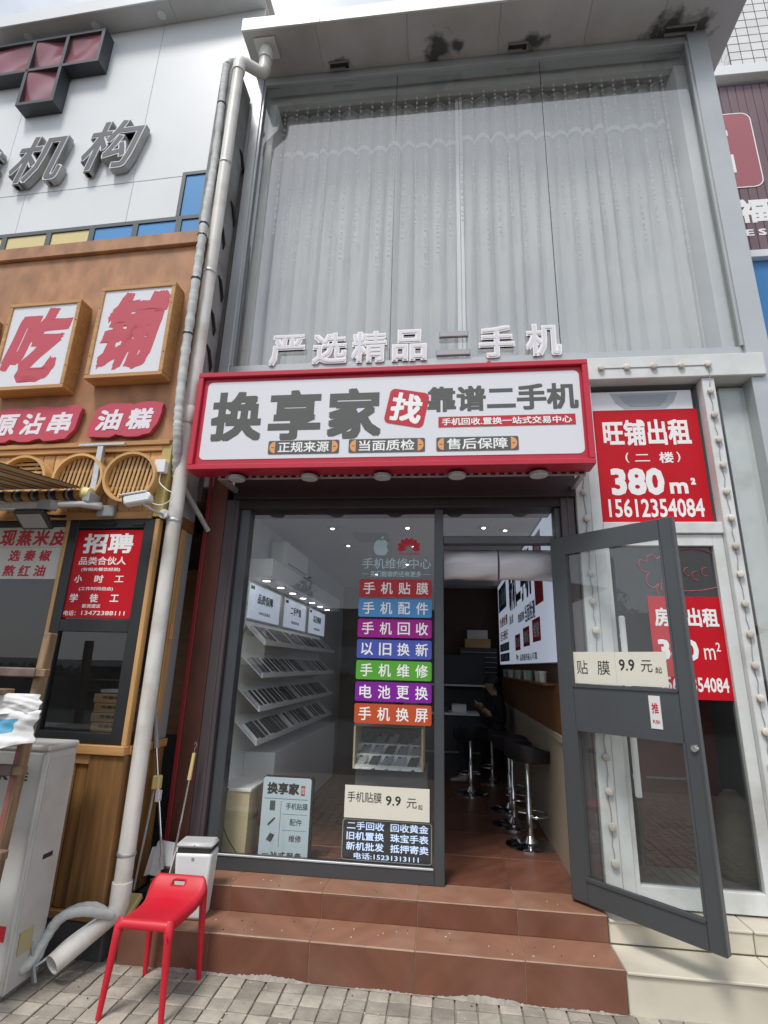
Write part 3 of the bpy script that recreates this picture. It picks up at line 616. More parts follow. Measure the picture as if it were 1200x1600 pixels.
# ---------------------------------------------------------------- vacant white-framed shop front on the right
VAC = thing('vacant_shop_front', 'white-framed vacant shop front with dark glass beside the open door', 'shop front', (0, 0, 0))
m_vac = mat('white_old_frame', (.66, .68, .675), .5, var=.08, vs=3, dirt=.6, dcol=(.4, .385, .35), ds=3.5)
bx('frame_beam', m_vac, VAC, .99, 2.47, 3.90, 4.1, 3.955, 4.15, c=.006)
bx('frame_post', m_vac, VAC, .985, 1.085, 3.935, 4.08, .318, 3.955, c=.005); bx('frame_post', m_vac, VAC, 1.09, 1.168, 3.95, 4.08, .318, 3.955, c=.005)
bx('frame_post', m_vac, VAC, 2.0, 2.092, 3.92, 4.08, .318, 3.955, c=.005)
bx('frame_rail', m_vac, VAC, 1.168, 2.0, 3.945, 4.08, 2.705, 2.79, c=.004)
dr = MB(); dr.box(1.17, 1.2, 3.965, 4.03, .33, 2.7, c=.003).box(1.925, 1.998, 3.965, 4.03, .33, 2.7, c=.003).box(1.2, 1.925, 3.965, 4.03, 2.615, 2.7, c=.003).box(1.2, 1.925, 3.965, 4.03, .33, .445, c=.003)
DRV = dr.build('glass_door', m_vac, VAC)
bx('glass_pane', m_glassd, DRV, 1.2, 1.925, 4.0, 4.006, .445, 2.615, c=0)
b = MB(); b.box(1.205, 1.245, 3.905, 3.93, .95, 2.1, c=.008); b.box(1.215, 1.235, 3.93, 3.966, 1.05, 1.08).box(1.215, 1.235, 3.93, 3.966, 1.95, 1.98); b.build('pull_handle', m_wplastic, DRV)
bx('frame_rail', m_vac, VAC, 2.092, 2.38, 3.95, 4.06, .318, .44, c=.004)
bx('glass_pane', m_glassd, VAC, 1.168, 2.0, 4.02, 4.026, 2.79, 3.955, c=0); bx('glass_pane', m_glass, VAC, 2.092, 2.38, 4.03, 4.036, .44, 3.955, c=0)
bx('corner_strip', m_vac, VAC, 2.545, 2.62, 3.99, 4.12, .1, 4.02, c=.004)
bx('room_wall', mat('vacant_room_wall', (.16, .15, .14), .9, var=.2), VAC, 1.0, 2.44, 6.4, 6.5, .3, 3.6, c=0)
bx('room_floor', mat('vacant_room_floor', (.22, .21, .19), .7, var=.2), VAC, .995, 2.44, 4.1, 6.4, .25, .32, c=0)
bx('room_partition', m_dark, VAC, .992, 1.02, 4.12, 6.4, .32, 3.6, c=0)
bx('inner_panel', m_vac, VAC, 2.185, 2.375, 4.06, 4.07, .45, 3.93, c=0)
m_maroonb = mat('maroon_board', (.16, .012, .02), .6, var=.2)
t = thing('maroon_board', 'tall maroon board standing inside the dark vacant shop', 'board', (0, 0, 0)); bx('board', m_maroonb, t, 1.5, 2.1, 4.75, 4.8, .33, 1.75, c=.004)
b = MB(); b.box(1.55, 1.9, 4.735, 4.748, 1.33, 1.345).box(1.55, 1.9, 4.735, 4.748, .93, .945).box(1.885, 1.9, 4.735, 4.748, .945, 1.33); b.build('silver_line', m_steel, t)
t = thing('storage_sack', 'slumped beige sack on the floor inside the vacant shop', 'sack', (2.1, 4.62, .32))
P = [(.02, 0), (.13, 0), (.15, .06), (.14, .25), (.12, .45), (.08, .54), (.04, .58)]
b = MB(); b.lathe(P, (0, 0, 0), 18); b.v = [(x*(1+.12*math.sin(z*9+y*7)), y*(1+.1*math.sin(x*11+z*6)), z) for x, y, z in b.v]; b.build('sack_body', mat('beige_sack', (.34, .3, .23), .9, var=.2, bump=.3), t, 60)
# red line drawing on the vacant door glass: a cabbage, a fish dish and steam
t = thing('window_drawing', 'red line drawing of food on the dark door glass above the lower rent poster', 'sticker', (0, 3.996, 0))
m_rline = mat('red_line_film', (.33, .06, .07), .6)
def line(pts, r=.0045, name='red_line'): MB().tube([(x, 0, z) for x, z in pts], r, 5).build(name, m_rline, t)
line([(1.58+.34*s_, 2.53+.05*math.sin(s_*3)-.0+.03*s_) for s_ in [k/10 for k in range(11)]]); line([(1.58+.34*s_, 2.30-.02*math.sin(s_*3)+.02*s_) for s_ in [k/10 for k in range(11)]])
for cx, cz in ((1.66, 2.4), (1.74, 2.43), (1.79, 2.4), (1.86, 2.43)): line([(cx+.03*math.cos(a), cz+.03*math.sin(a)) for a in [R(70+20*k) for k in range(12)]], .004)
line([(p[0], p[2]) for p in smooth_pts([(1.52, 0, 2.26), (1.51, 0, 2.3), (1.53, 0, 2.34), (1.49, 0, 2.31), (1.45, 0, 2.34), (1.45, 0, 2.39), (1.47, 0, 2.42), (1.43, 0, 2.43), (1.405, 0, 2.48), (1.42, 0, 2.515), (1.46, 0, 2.50), (1.47, 0, 2.54), (1.51, 0, 2.55), (1.53, 0, 2.52), (1.57, 0, 2.55)], 5)], .0045); line([(1.55, 2.36), (1.54, 2.3), (1.56, 2.27)], .005)
# bulb strings on the white frame
def bulb_string(label, pts, seed):
    t = thing('bulb_string', label, 'bulb string', (0, 0, 0)); rd = random.Random(seed)
    wp = []
    for a, b_ in zip(pts, pts[1:]):
        for k in range(4): s_ = k/4; wp.append((a[0]+(b_[0]-a[0])*s_+.006*math.sin(k*2.1+a[2]*9)*(k > 0), a[1]-.004, a[2]+(b_[2]-a[2])*s_))
    wp.append((pts[-1][0], pts[-1][1]-.004, pts[-1][2])); MB().tube(wp, .0028, 5).build('wire', m_gplastic, t)
    me = None
    for p in pts:
        if me is None: me = MB().lathe([(.013, .004), (.018, -.002), (.024, -.010), (.026, -.018), (.022, -.027), (.012, -.031)], (0, 0, 0), 16, axis='y').build('bulb', m_bulb, mesh_only=True, smooth=40)
        inst('bulb', me, t, p, (rd.uniform(-.1, .1), 0, rd.uniform(-.15, .15)))
bulb_string('round bulbs strung along the white beam and down its right post', [(1.24+.2025*k, 3.9, 4.05) for k in range(5)]+[(2.045, 3.92, 3.83-.2045*k) for k in range(17)], 1)
bulb_string('string of round bulbs down the post behind the open glass door', [(1.045, 3.935, 3.22-.204*k) for k in range(14)], 2)
# rent posters
def poster_lines(t, items, m=None):
    for s, x0, x1, z0, z1, b_ in items: txt(s, x0, x1, z0, z1, -.0025, m or m_white, t, bold=b_)
t = thing('rent_poster', 'upper red poster reading 旺铺出租 380 m² on the glass right of the main sign', 'poster', (0, 4.017, 0))
bx('poster_sheet', m_rposter, t, 1.175, 1.975, -.002, 0, 2.80, 3.735, c=0)
poster_lines(t, [('旺铺出租', 1.25, 1.905, 3.43, 3.65, .03), ('(', 1.40, 1.425, 3.285, 3.37, .01), ('二', 1.47, 1.58, 3.295, 3.355, .01), ('楼', 1.65, 1.755, 3.28, 3.37, .02), (')', 1.78, 1.805, 3.285, 3.37, .01), ('380', 1.275, 1.665, 3.02, 3.24, .035), ('m', 1.70, 1.83, 3.03, 3.12, .03), ('²', 1.855, 1.89, 3.10, 3.155, .03), ('15612354084', 1.24, 1.925, 2.845, 2.99, .018)])
t = thing('window_film', 'white film with a grey bowl shape on the glass above the upper rent poster', 'sticker', (0, 4.016, 0))
bx('film', m_signface, t, 1.175, 1.95, -.002, 0, 3.737, 3.9, c=0)
MB().prism([(1.33+.0, 3.885), (1.37, 3.80), (1.43, 3.745), (1.75, 3.745), (1.81, 3.80), (1.85, 3.885)], -.004, -.002).build('bowl_shape', mat('grey_film', (.42, .45, .48), .4), t)
MB().prism([(1.40, 3.865), (1.43, 3.81), (1.48, 3.765), (1.70, 3.765), (1.75, 3.81), (1.78, 3.865)], -.006, -.004).build('bowl_inner', mat('dark_grey_film', (.3, .33, .37), .4), t)
t = thing('rent_poster', 'lower red poster reading 房屋出租 380 m² behind the edge of the open door', 'poster', (0, 3.998, 0))
bx('poster_sheet', m_rposter, t, 1.44, 1.925, -.002, 0, 1.555, 2.25, c=0)
poster_lines(t, [('房屋出租', 1.475, 1.9, 2.04, 2.17, .03), ('380', 1.475, 1.74, 1.81, 1.95, .035), ('m²', 1.775, 1.885, 1.82, 1.935, .0), ('15612354084', 1.475, 1.905, 1.605, 1.70, .018)])
# ---------------------------------------------------------------- white clinic-like building upper left (2 degrees turned)
AN = R(-2)
WB = thing('white_clad_building', 'white-clad building over the snack shop with a canopy and a coloured pane row', 'building', (-2.0, 4.0, 0), AN)
us = [-6.2, -4.4, -2.9, -1.27, -.02]
bx('wall_core', m_conc, WB, -9, -.04, .02, 4, 3, 9.3, c=0)
for a, b_ in zip(us, us[1:]): bx('cladding_panel', m_wpanel, WB, a+.002, b_-.002, 0, .018, 6.565, 8.93, c=.002)
us = [-6.2, -3.9, -2.55, -1.262, -.70]
for a, b_ in zip(us, us[1:]): bx('cladding_panel', m_wpanel, WB, a+.002, b_-.002, 0, .018, 6.03, 6.558, c=.002)
for a, b_ in ((-8, -3.4), (-3.4, -1.1), (-1.1, .0)):
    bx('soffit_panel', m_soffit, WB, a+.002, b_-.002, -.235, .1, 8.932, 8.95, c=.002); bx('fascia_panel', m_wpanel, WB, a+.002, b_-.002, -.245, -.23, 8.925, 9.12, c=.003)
bx('canopy_deck', m_conc, WB, -8, .0, -.228, 4, 8.952, 9.1, c=0)
m_pf = mat('slate_pane_frame', (.1, .115, .125), .45)
fr = MB(); fr.box(-6.2, -.25, -.012, .018, 5.985, 6.028).box(-6.2, -.25, -.012, .018, 5.76, 5.82).box(-.70, -.66, -.012, .018, 6.03, 6.56).box(-.70, -.25, -.012, .018, 6.56, 6.6).box(-.27, -.25, -.0115, .018, 6.028, 6.56).box(-.27, -.25, -.0115, .018, 5.82, 5.985)
xs = [-4.73, -4.21, -3.69, -3.17, -2.65, -2.12, -1.62, -1.13, -.655]
for x in xs: fr.box(x-.03, x+.03, -.0115, .018, 5.82, 5.985)
fr.build('pane_frame', m_pf, WB)
for i, (a, b_) in enumerate(zip(xs, xs[1:])): bx('colour_pane', m_ypane if i < 6 else m_blue, WB, a+.03, b_-.03, .0, .012, 5.822, 5.983, c=.004)
bx('colour_pane', m_blue, WB, -.625, -.27, 0, .012, 5.822, 5.983, c=.004); bx('colour_pane', m_blue, WB, -.658, -.27, 0, .012, 6.032, 6.556, c=.004)
for x in (-3.0, -2.1, -1.25): MB().lathe([(.05, -.004), (.05, 0)], (x, -.1, 8.93), 18).build('soffit_ring', m_metal, WB)
# red pane cross sign
t = thing('cross_sign', 'dark-framed cross sign with faded red panes under the white canopy', 'sign', (-2.0, 4.0, 0), AN)
m_cf = mat('dark_cross_frame', (.045, .05, .057), .4)
b = MB()
b.box(-3.38, -1.9, -.15, -.0, 8.25, 8.29).box(-3.38, -1.9, -.15, -.0, 8.74, 8.78).box(-1.94, -1.9, -.15, 0, 8.29, 8.74).box(-3.38, -3.34, -.15, 0, 8.29, 8.74)
b.box(-2.84, -2.80, -.15, 0, 7.72, 8.74).box(-2.36, -2.40, -.15, 0, 7.72, 8.74).box(-2.80, -2.40, -.15, 0, 7.72, 7.76)
b.build('cross_frame', m_cf, t)
for x0, x1, z0, z1 in ((-3.34, -2.84, 8.29, 8.74), (-2.8, -2.4, 8.29, 8.74), (-2.36, -1.94, 8.29, 8.74), (-2.8, -2.4, 7.76, 8.25)):
    g = MB(); NN = 8
    for j in range(NN+1):
        for i in range(NN+1):
            u, w = i/NN, j/NN; g.v.append((x0+u*(x1-x0), -.12+.022*math.sin(u*3.3+x0*5)*math.sin(w*4+x0*3), z0+w*(z1-z0)))
    for j in range(NN):
        for i in range(NN): g.f.append((j*(NN+1)+i, j*(NN+1)+i+1, (j+1)*(NN+1)+i+1, (j+1)*(NN+1)+i)); g.m.append(0)
    g.build('red_pane', m_redpane, t, 60)
# grey raised characters on the white wall
m_cgrey = mat('grey_letter_face', (.1, .11, .12), .5); m_cside = mat('letter_side', (.42, .42, .41), .5, dirt=.4, dcol=(.15, .14, .12), ds=6); m_cedge = mat('letter_edge', (.75, .76, .76), .5)
for ch, x0, x1, z0, z1, lab in (('构', -1.86, -1.22, 6.68, 7.36, 'grey raised letter 构 on the white wall, nearest the drainpipe'), ('机', -2.72, -2.06, 6.62, 7.28, 'grey raised letter 机 on the white wall below the red cross'), ('美', -3.56, -2.92, 6.56, 7.22, 'grey raised letter on the white wall cut off by the left edge of the photo')):
    t = thing('raised_letter', lab, 'letter', (-2.0, 4.0, 0), AN)
    txt(ch, x0, x1, z0, z1, -.02, m_cside, t, 'letter_side', bold=.028, depth=.065, shear=.22); txt(ch, x0+.002, x1-.002, z0+.002, z1-.002, -.0855, m_cedge, t, 'letter_edge', bold=.024, depth=.004, shear=.22)
    txt(ch, x0+.014, x1-.014, z0+.014, z1-.014, -.0898, m_cgrey, t, 'letter_face', bold=.008, depth=.002, shear=.22)
# ---------------------------------------------------------------- fin wall, drainpipe, wrapped hose
t = thing('fin_wall', 'narrow stained concrete fin wall between the drainpipe and the curtained glass front', 'wall', (0, 0, 0))
b = MB(); b.box(-2.2, -2.05, 3.61, 3.985, 2.8, 7.5); b.build('wall_body', m_old, t)
for z, y in ((6.0, 3.86), (5.1, 3.82), (4.7, 3.76), (4.35, 3.78), (5.6, 3.72), (6.7, 3.9), (4.0, 3.74)): MB().tube([(-2.056, y, z), (-2.035, y+.03, z-.04), (-2.03, y+.09, z-.16), (-2.045, y+.11, z-.2)], [.016, .014, .012, .006], 6).build('bracket_stub', m_dark, t)
DP = thing('drainpipe', 'white plastic drainpipe running from the canopy down to an open end at the pavement', 'pipe', (0, 0, 0))
pr = .052
MB().tube([(-1.985, 3.55, .30), (-1.99, 3.555, 7.32)], pr, 16).build('downpipe', m_pvc, DP, 50)
MB().tube([(-1.99, 3.555, 7.26), (-1.99, 3.556, 7.36), (-1.975, 3.565, 7.40), (-1.94, 3.585, 7.41), (-1.83, 3.66, 7.40), (-1.8, 3.675, 7.41), (-1.79, 3.68, 7.45), (-1.79, 3.68, 7.76)], [.06, .062, .06, .056, .056, .06, .062, .056], 16).build('upper_elbow', m_pvc, DP, 50)
MB().lathe([(.07, 0), (.07, .12), (.056, .13)], (-1.79, 3.68, 7.58), 18).build('socket', m_pvc, DP, 40); bx('flange_plate', m_metal, DP, -1.9, -1.68, 3.58, 3.78, 7.745, 7.763, c=.004)
MB().tube([(-1.985, 3.55, .40), (-1.985, 3.55, .29), (-1.99, 3.545, .25), (-2.01, 3.53, .225)], [.06, .06, .058, .054], 16).build('lower_elbow', m_pvc, DP, 50)
b = MB(); a, e = Vector((-1.99, 3.545, .245)), Vector((-2.135, 3.215, .108)); b.tube([a, e], pr, 20, caps=False); b.tube([e, a], pr-.006, 20, caps=False)
ax = (e-a).normalized(); s1 = ax.cross(Vector((0, 0, 1))).normalized(); s2 = ax.cross(s1); vs = [e+(s1*math.cos(2*math.pi*k/20)+s2*math.sin(2*math.pi*k/20))*r for r in (pr, pr-.006) for k in range(20)]
b.add(vs, [(k, (k+1) % 20, 20+(k+1) % 20, 20+k) for k in range(20)]); b.build('outlet_pipe', m_pvc, DP, 50)
for z in (6.1, 4.9, 2.7, .55): MB().lathe([(pr+.003, -.012), (pr+.006, -.006), (pr+.006, .006), (pr+.003, .012)], (-1.987, 3.5525, z), 18).build('pipe_clip', m_steel, DP, 40)
MB().lathe([(.058, -.07), (.066, -.05), (.066, .05), (.06, .07)], (-1.987, 3.552, 3.55), 18).build('coupling', m_pvc, DP, 40)
t = thing('wrapped_hose', 'tape-wrapped air-conditioner hose running down the wall left of the drainpipe', 'hose', (0, 0, 0))
pts = [(-2.04, 3.66, 7.46), (-2.09, 3.63, 7.53), (-2.14, 3.61, 7.46), (-2.15, 3.6, 7.3), (-2.112, 3.58, 6.25), (-2.075, 3.5, 5.5), (-2.04, 3.445, 4.95), (-2.035, 3.44, 4.45), (-2.03, 3.44, 3.9), (-2.01, 3.44, 3.5), (-2.0, 3.46, 3.3), (-2.02, 3.56, 3.05)]
sp = smooth_pts(pts, 12)
MB().tube(sp, [.032+.005*((i*7) % 5)/5+.003*math.sin(i*2.2) for i in range(len(sp))], 10).build('hose_body', m_wrap, t, 60)
def tie_at(z): return min(sp[10:], key=lambda p: abs(p.z-z))
for z in (6.9, 5.35, 5.2, 4.75, 4.2): MB().lathe([(.04, -.008), (.042, 0), (.04, .008)], tie_at(z), 12).build('hose_tie', m_blackpl, t)
t = thing('grey_conduit', 'short grey conduit slanting behind the drainpipe under the red sign', 'pipe', (0, 0, 0))
MB().tube(smooth_pts([(-2.06, 3.7, 3.12), (-2.04, 3.76, 3.0), (-1.97, 3.85, 2.86), (-1.9, 3.94, 2.72)], 6), .02, 8).build('conduit_body', m_wrap, t, 60)
bx('conduit_box', m_yellow, t, -2.09, -2.03, 3.66, 3.72, 3.0, 3.12, c=.005)
# ---------------------------------------------------------------- snack stall, lower left
ST = thing('snack_stall', 'wood-clad snack stall with a brown plywood sign board and black-framed windows', 'building', (-2.0, 3.5, 0), AN)
bx('sign_board', m_fascia, ST, -4.5, -.065, 0, .1, 3.325, 5.15, c=.004); bx('board_coping', m_fascia, ST, -4.5, -.06, -.035, .1, 5.152, 5.285, c=.006)
b = MB(); b.box(-4.5, -.07, -.03, .03, 3.285, 3.323, c=.004).box(-4.5, -.13, -.015, .03, 3.24, 3.283, c=.004); b.build('cornice', m_pineh, ST)
x = -.135
while x > -3.4: bx('plank', m_pine, ST, x-.098, x, .006+random.uniform(0, .004), .03, 2.765, 3.238, c=.005); x -= .1015
bx('plank_backing', m_dark, ST, -4.5, -.1, .031, .06, 2.7, 3.28, c=0)
bx('corner_post', m_gpine, ST, -.132, -.055, -.012, .07, 2.72, 3.283, c=.004)
bx('lower_beam', m_pineh, ST, -4.5, -.135, -.012, .05, 2.705, 2.763, c=.004)
# windows
bx('window_post', m_pine, ST, -.825, -.795, -.005, .05, 1.17, 2.703, c=.003); bx('window_post', m_pine, ST, -.103, -.07, -.005, .05, 1.17, 2.703, c=.003)
f = MB(); f.box(-.793, -.72, 0, .05, 1.172, 2.703, c=.003).box(-.19, -.105, 0, .05, 1.172, 2.703, c=.003).box(-.72, -.19, 0, .05, 2.64, 2.703, c=.003).box(-.72, -.19, 0, .05, 1.89, 1.975, c=.003).box(-.72, -.19, 0, .05, 1.172, 1.24, c=.003)
f.box(-.55, -.42, -.012, 0, 2.662, 2.676).box(-.28, -.19, -.012, 0, 2.658, 2.674)
SW = f.build('side_window', m_bframe, ST)
for z0, z1 in ((1.24, 1.89), (1.975, 2.64)): bx('glass_pane', m_glassd, SW, -.72, -.19, .024, .03, z0, z1, c=0)
bx('window_rail', m_bframe, ST, -2.6, -.826, 0, .05, 2.66, 2.703, c=.002); bx('window_rail', m_bframe, ST, -2.6, -.826, 0, .05, 1.172, 1.22, c=.002)
bx('glass_pane', m_glassd, ST, -2.6, -.826, .024, .03, 1.22, 2.66, c=0)
bx('sill', m_pineh, ST, -4.5, -.06, -.03, .06, 1.112, 1.17, c=.005)
x = -.32; i = 0
while x > -2.6: bx('plank', m_dpine, ST, x-.088, x, .012+random.uniform(0, .006), .04, .24, 1.075, c=.006); x -= .094
bx('corner_board', m_dpine, ST, -.31, -.06, -.008, .03, .235, 1.11, c=.006); bx('sill_rail', m_pineh, ST, -4.5, -.312, -.004, .04, 1.05, 1.11, c=.004)
bx('bottom_rail', m_pineh, ST, -4.5, -.06, -.012, .04, .195, .238, c=.004); bx('plinth', m_plinth, ST, -4.5, -.03, .0, .48, -.02, .192, c=.01)
# side of the stall
for k in range(5): bx('side_plank', m_dpine, ST, -.085+random.uniform(0, .003), -.065, .035+k*.088, .035+k*.088+.084, .24, 1.11, c=.004)
bx('side_sill', m_pineh, ST, -.09, -.05, .035, .48, 1.112, 1.165, c=.004)
bx('glass_pane', m_glassd, ST, -.082, -.076, .05, .3, 1.17, 2.66, c=0); bx('side_post', m_pine, ST, -.1, -.06, .3, .37, 1.17, 2.72, c=.004); bx('amber_reflector', m_orange, ST, -.059, -.05, .315, .355, 1.86, 1.98, c=.003); bx('side_wall', m_gplastic, ST, -.095, -.07, .371, .48, 1.17, 2.72, c=0)
bx('side_board', m_brownpan, ST, -.1, -.06, .07, .48, 2.7, 2.8, c=.003)
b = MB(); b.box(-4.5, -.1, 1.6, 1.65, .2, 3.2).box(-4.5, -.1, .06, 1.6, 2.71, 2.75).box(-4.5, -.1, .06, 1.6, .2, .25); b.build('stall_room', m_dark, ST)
bx('counter', m_brownpan, ST, -2.6, -.12, .08, .6, 1.08, 1.112, c=.004)
bx('shelf_back', m_brownpan, ST, -.4, -.12, 1.0, 1.03, 1.12, 2.5, c=0)
# character boxes
def char_box(ch, x0, x1, z0, z1, label, shear, rough=.018):
    t = thing('character_sign', label, 'sign', (-2.0, 3.5, 0), AN); D = -.13
    b = MB(); w = .034
    b.box(x0, x1, D, 0, z1-w, z1, c=.003).box(x0, x1, D, 0, z0, z0+w, c=.003).box(x0, x0+w, D, 0, z0+w, z1-w, c=.003).box(x1-w, x1, D, 0, z0+w, z1-w, c=.003)
    b.build('wood_frame', m_pineh, t)
    bx('white_face', m_signface, t, x0+w, x1-w, D+.012, D+.02, z0+w, z1-w, c=0)
    if ch: txt(ch, x0+w+.05, x1-w-.05, z0+w+.05, z1-w-.03, D+.0115, mat('brush_red', (.52, .07, .1), .5), t, 'brush_character', bold=.045, shear=shear, rough=rough*.75, res=8)
    for p, q_ in ((x0+.015, z0+.2), (x0+.015, z1-.2), (x1-.015, z0+.2), (x1-.015, z1-.2)): MB().box(p-.004, p+.004, D-.002, D, q_-.004, q_+.004).build('screw', m_dark, t)
char_box('铺', -.825, -.16, 3.825, 4.675, 'wood-framed sign with brushed red 铺, nearest the drainpipe', .22)
char_box('吃', -1.665, -.995, 3.76, 4.585, 'wood-framed sign with brushed red 吃, between the other two framed signs', .22)
char_box(None, -2.5, -1.84, 3.7, 4.5, 'wood-framed sign mostly cut off by the left edge of the photo', 0)
m_pinkred = mat('pink_red_plate', (.52, .06, .1), .5)
def cut_sign(s, x0, x1, z0, z1, label):
    t = thing('cutout_sign', label, 'sign', (-2.0, 3.5, 0), AN); n = len(s); w = (x1-x0)/n
    b = MB()
    for i, ch in enumerate(s):
        cx = x0+w*(i+.5); N_ = 80; P = []
        for k in range(N_):
            a = 2*math.pi*k/N_; r = 1+.035*math.sin(8*a+i*1.3); e = .5
            P.append((cx+.03*math.sin(a)+ (w*.6)*r*math.copysign(abs(math.cos(a))**e, math.cos(a))*.99, (z0+z1)/2+.02*0+((z1-z0)*.5+.03)*r*math.copysign(abs(math.sin(a))**e, math.sin(a))))
        P = [(x+.16*(z-(z0+z1)/2), z) for x, z in P]
        b.prism(P, -.045-.0011*i, -.012-.001*i)
    b.build('red_plate', m_pinkred, t)
    for i, ch in enumerate(s): txt(ch, x0+w*i+w*.1, x0+w*(i+1)-w*.1, z0+.025, z1-.025, -.0475, mat('pink_white', (.8, .74, .8), .5) if i == 0 else bpy.data.materials['pink_white'], t, bold=.034, shear=.18)
cut_sign('原沾串', -1.63, -.90, 3.375, 3.61, 'red cut-out sign 原沾串 on the brown board, the longer one at the left edge'); cut_sign('油糕', -.725, -.205, 3.385, 3.61, 'red cut-out sign 油糕 on the brown board, the shorter two-letter one')
# bamboo steamers
for cx, lab in ((-.31, 'bamboo steamer tray on the planks nearest the security camera'), (-.735, 'bamboo steamer tray on the planks behind the steel T bracket'), (-1.215, 'bamboo steamer tray partly hidden behind the striped awning')):
    t = thing('bamboo_steamer', lab, 'steamer', (-2.0+cx*math.cos(AN), 3.5+cx*math.sin(AN), 3.005), AN)
    r = .205; b = MB(); N_ = 36
    for r0, r1, y0, y1 in ((r, r-.014, -.1, 0), (r+.006, r-.002, -.1, -.075)):
        vs = [(rr_*math.cos(2*math.pi*k/N_), y, rr_*.93*math.sin(2*math.pi*k/N_)) for rr_, y in ((r0, y0), (r0, y1), (r1, y1), (r1, y0)) for k in range(N_)]
        b.add(vs, [(j*N_+k, j*N_+(k+1) % N_, ((j+1) % 4)*N_+(k+1) % N_, ((j+1) % 4)*N_+k) for j in range(4) for k in range(N_)])
    b.build('rim', m_bamboo, t, 40)
    hz = cx < -1.0
    for k in range(-5, 6):
        q_ = k*.034; h = math.sqrt(max(.0, (r-.016)**2-q_**2))*.93
        b = MB()
        if hz: b.box(-h, h, -.055, -.047, q_-.010, q_+.010, c=.002)
        else: b.box(q_-.010, q_+.010, -.055, -.047, -h, h, c=.002)
        o = b.build('slat', m_bamboo, t)
        if not hz: o.rotation_euler = (0, R(9), 0)
    for q_ in (-.07, .07):
        b = MB(); b.box(-.17, .17, -.044, -.038, q_-.008, q_+.008) if not hz else b.box(q_-.008, q_+.008, -.044, -.038, -.17, .17); b.build('cross_slat', m_bamboo, t)
    MB().prism(circ(0, 0, r-.02, (r-.02)*.93, 28), -.02, -.012).build('shadow_board', m_brownpan, t)
# ---------------------------------------------------------------- stall fittings
def S(name, label, cat): return thing(name, label, cat, (-2.0, 3.5, 0), AN)
t = S('recruitment_poster', 'red recruitment poster reading 招聘 in the black-framed stall window', 'poster')
bx('poster_sheet', m_rposter, t, -.735, -.185, .012, .0145, 1.985, 2.625, c=0)
for s, x0, x1, z0, z1, b_ in (('招聘', -.66, -.26, 2.45, 2.60, .03), ('品类合伙人', -.67, -.295, 2.365, 2.425, .014), ('(有相关餐饮经验)', -.64, -.33, 2.315, 2.345, .015), ('小', -.68, -.62, 2.235, 2.29, .022), ('时', -.52, -.45, 2.235, 2.29, .022), ('工', -.36, -.29, 2.24, 2.285, .014), ('(工作时间自由)', -.63, -.36, 2.175, 2.205, .015), ('学', -.69, -.625, 2.095, 2.155, .022), ('徒', -.53, -.465, 2.095, 2.155, .022), ('工', -.37, -.305, 2.1, 2.15, .022), ('薪资面议', -.58, -.435, 2.055, 2.082, .015), ('电话：', -.715, -.62, 2.0, 2.035, .015), ('13472388111', -.575, -.24, 2.005, 2.035, .008)):
    txt(s, x0, x1, z0, z1, .0118, m_white, t, bold=b_)
t = S('menu_paper', 'white paper with red writing 现蒸米皮 taped on the large stall window', 'paper sign')
m_paperw = mat('window_paper', (.62, .62, .6), .7)
bx('paper', m_paperw, t, -1.5, -.83, .0205, .0235, 2.5, 2.655, c=0); bx('paper', m_paperw, t, -1.5, -.845, .0205, .0235, 2.262, 2.498, c=0)
for i, ch in enumerate('现蒸米皮'): txt(ch, -1.375+.142*i, -1.375+.142*i+.128, 2.51, 2.635, .02, m_rink, t, bold=.03, shear=.12)
for r_, s in ((0, '选秦椒'), (1, '熬红油')):
    for i, ch in enumerate(s): txt(ch, -1.27-.02*r_+.128*i, -1.27-.02*r_+.128*i+.095, 2.395-.115*r_, 2.48-.115*r_, .02, m_rink, t, bold=.028, shear=.1)
for k in range(4):
    t = S('takeaway_carton', 'flat brown takeaway carton stacked behind the lower stall window, %s' % ['lowest of four', 'second from the bottom', 'third from the bottom', 'top one under the silver tray'][k], 'carton'); tag(t, group='cartons stacked behind the stall window')
    bx('carton_box', m_cardb, t, -.46-.012*(k % 2), -.16, .16, .42, 1.114+.063*k+.11, 1.114+.063*k+.06+.11, c=.003)
    txt('吃铺米皮', -.4, -.24, 1.25+.063*k, 1.272+.063*k, .1595, m_black, t, bold=.02)
t = S('silver_tray', 'silver foil tray on top of the carton stack in the stall window', 'tray'); bx('tray_body', m_steel, t, -.44, -.17, .17, .4, 1.477, 1.505, c=.008)
bx('carton_stand', m_brownpan, ST, -.48, -.14, .15, .43, 1.113, 1.222, c=.003)
t = S('junction_box', 'small white junction box on the corner post above the security camera', 'junction box')
bx('box_body', m_wplastic, t, -.135, -.055, -.065, -.014, 3.045, 3.14, c=.006); bx('box_lid', m_wplastic, t, -.138, -.052, -.072, -.066, 3.042, 3.143, c=.003)
MB().tube(smooth_pts([(-.09, -.05, 3.045), (-.085, -.055, 2.97), (-.02, -.06, 2.91), (.03, -.05, 2.88), (.02, -.05, 2.83), (-.04, -.06, 2.79), (-.1, -.08, 2.8), (-.13, -.11, 2.83)], 6), .004, 6).build('cable', m_wplastic, t)
t = S('security_camera', 'white bullet security camera bracketed to the stall corner post', 'camera')
M_ = Matrix.Translation((-.125, -.2, 2.80)) @ Matrix.Rotation(R(-14), 4, 'Y') @ Matrix.Rotation(R(12), 4, 'Z')
b = MB(); b.box(-.1, .085, -.038, .038, -.045, .023, c=.012, M=M_); b.build('camera_body', m_wplastic, t, 40)
b = MB(); b.box(-.125, .06, -.042, .042, .024, .038, c=.006, M=M_); b.build('sun_shield', m_wplastic, t, 40)
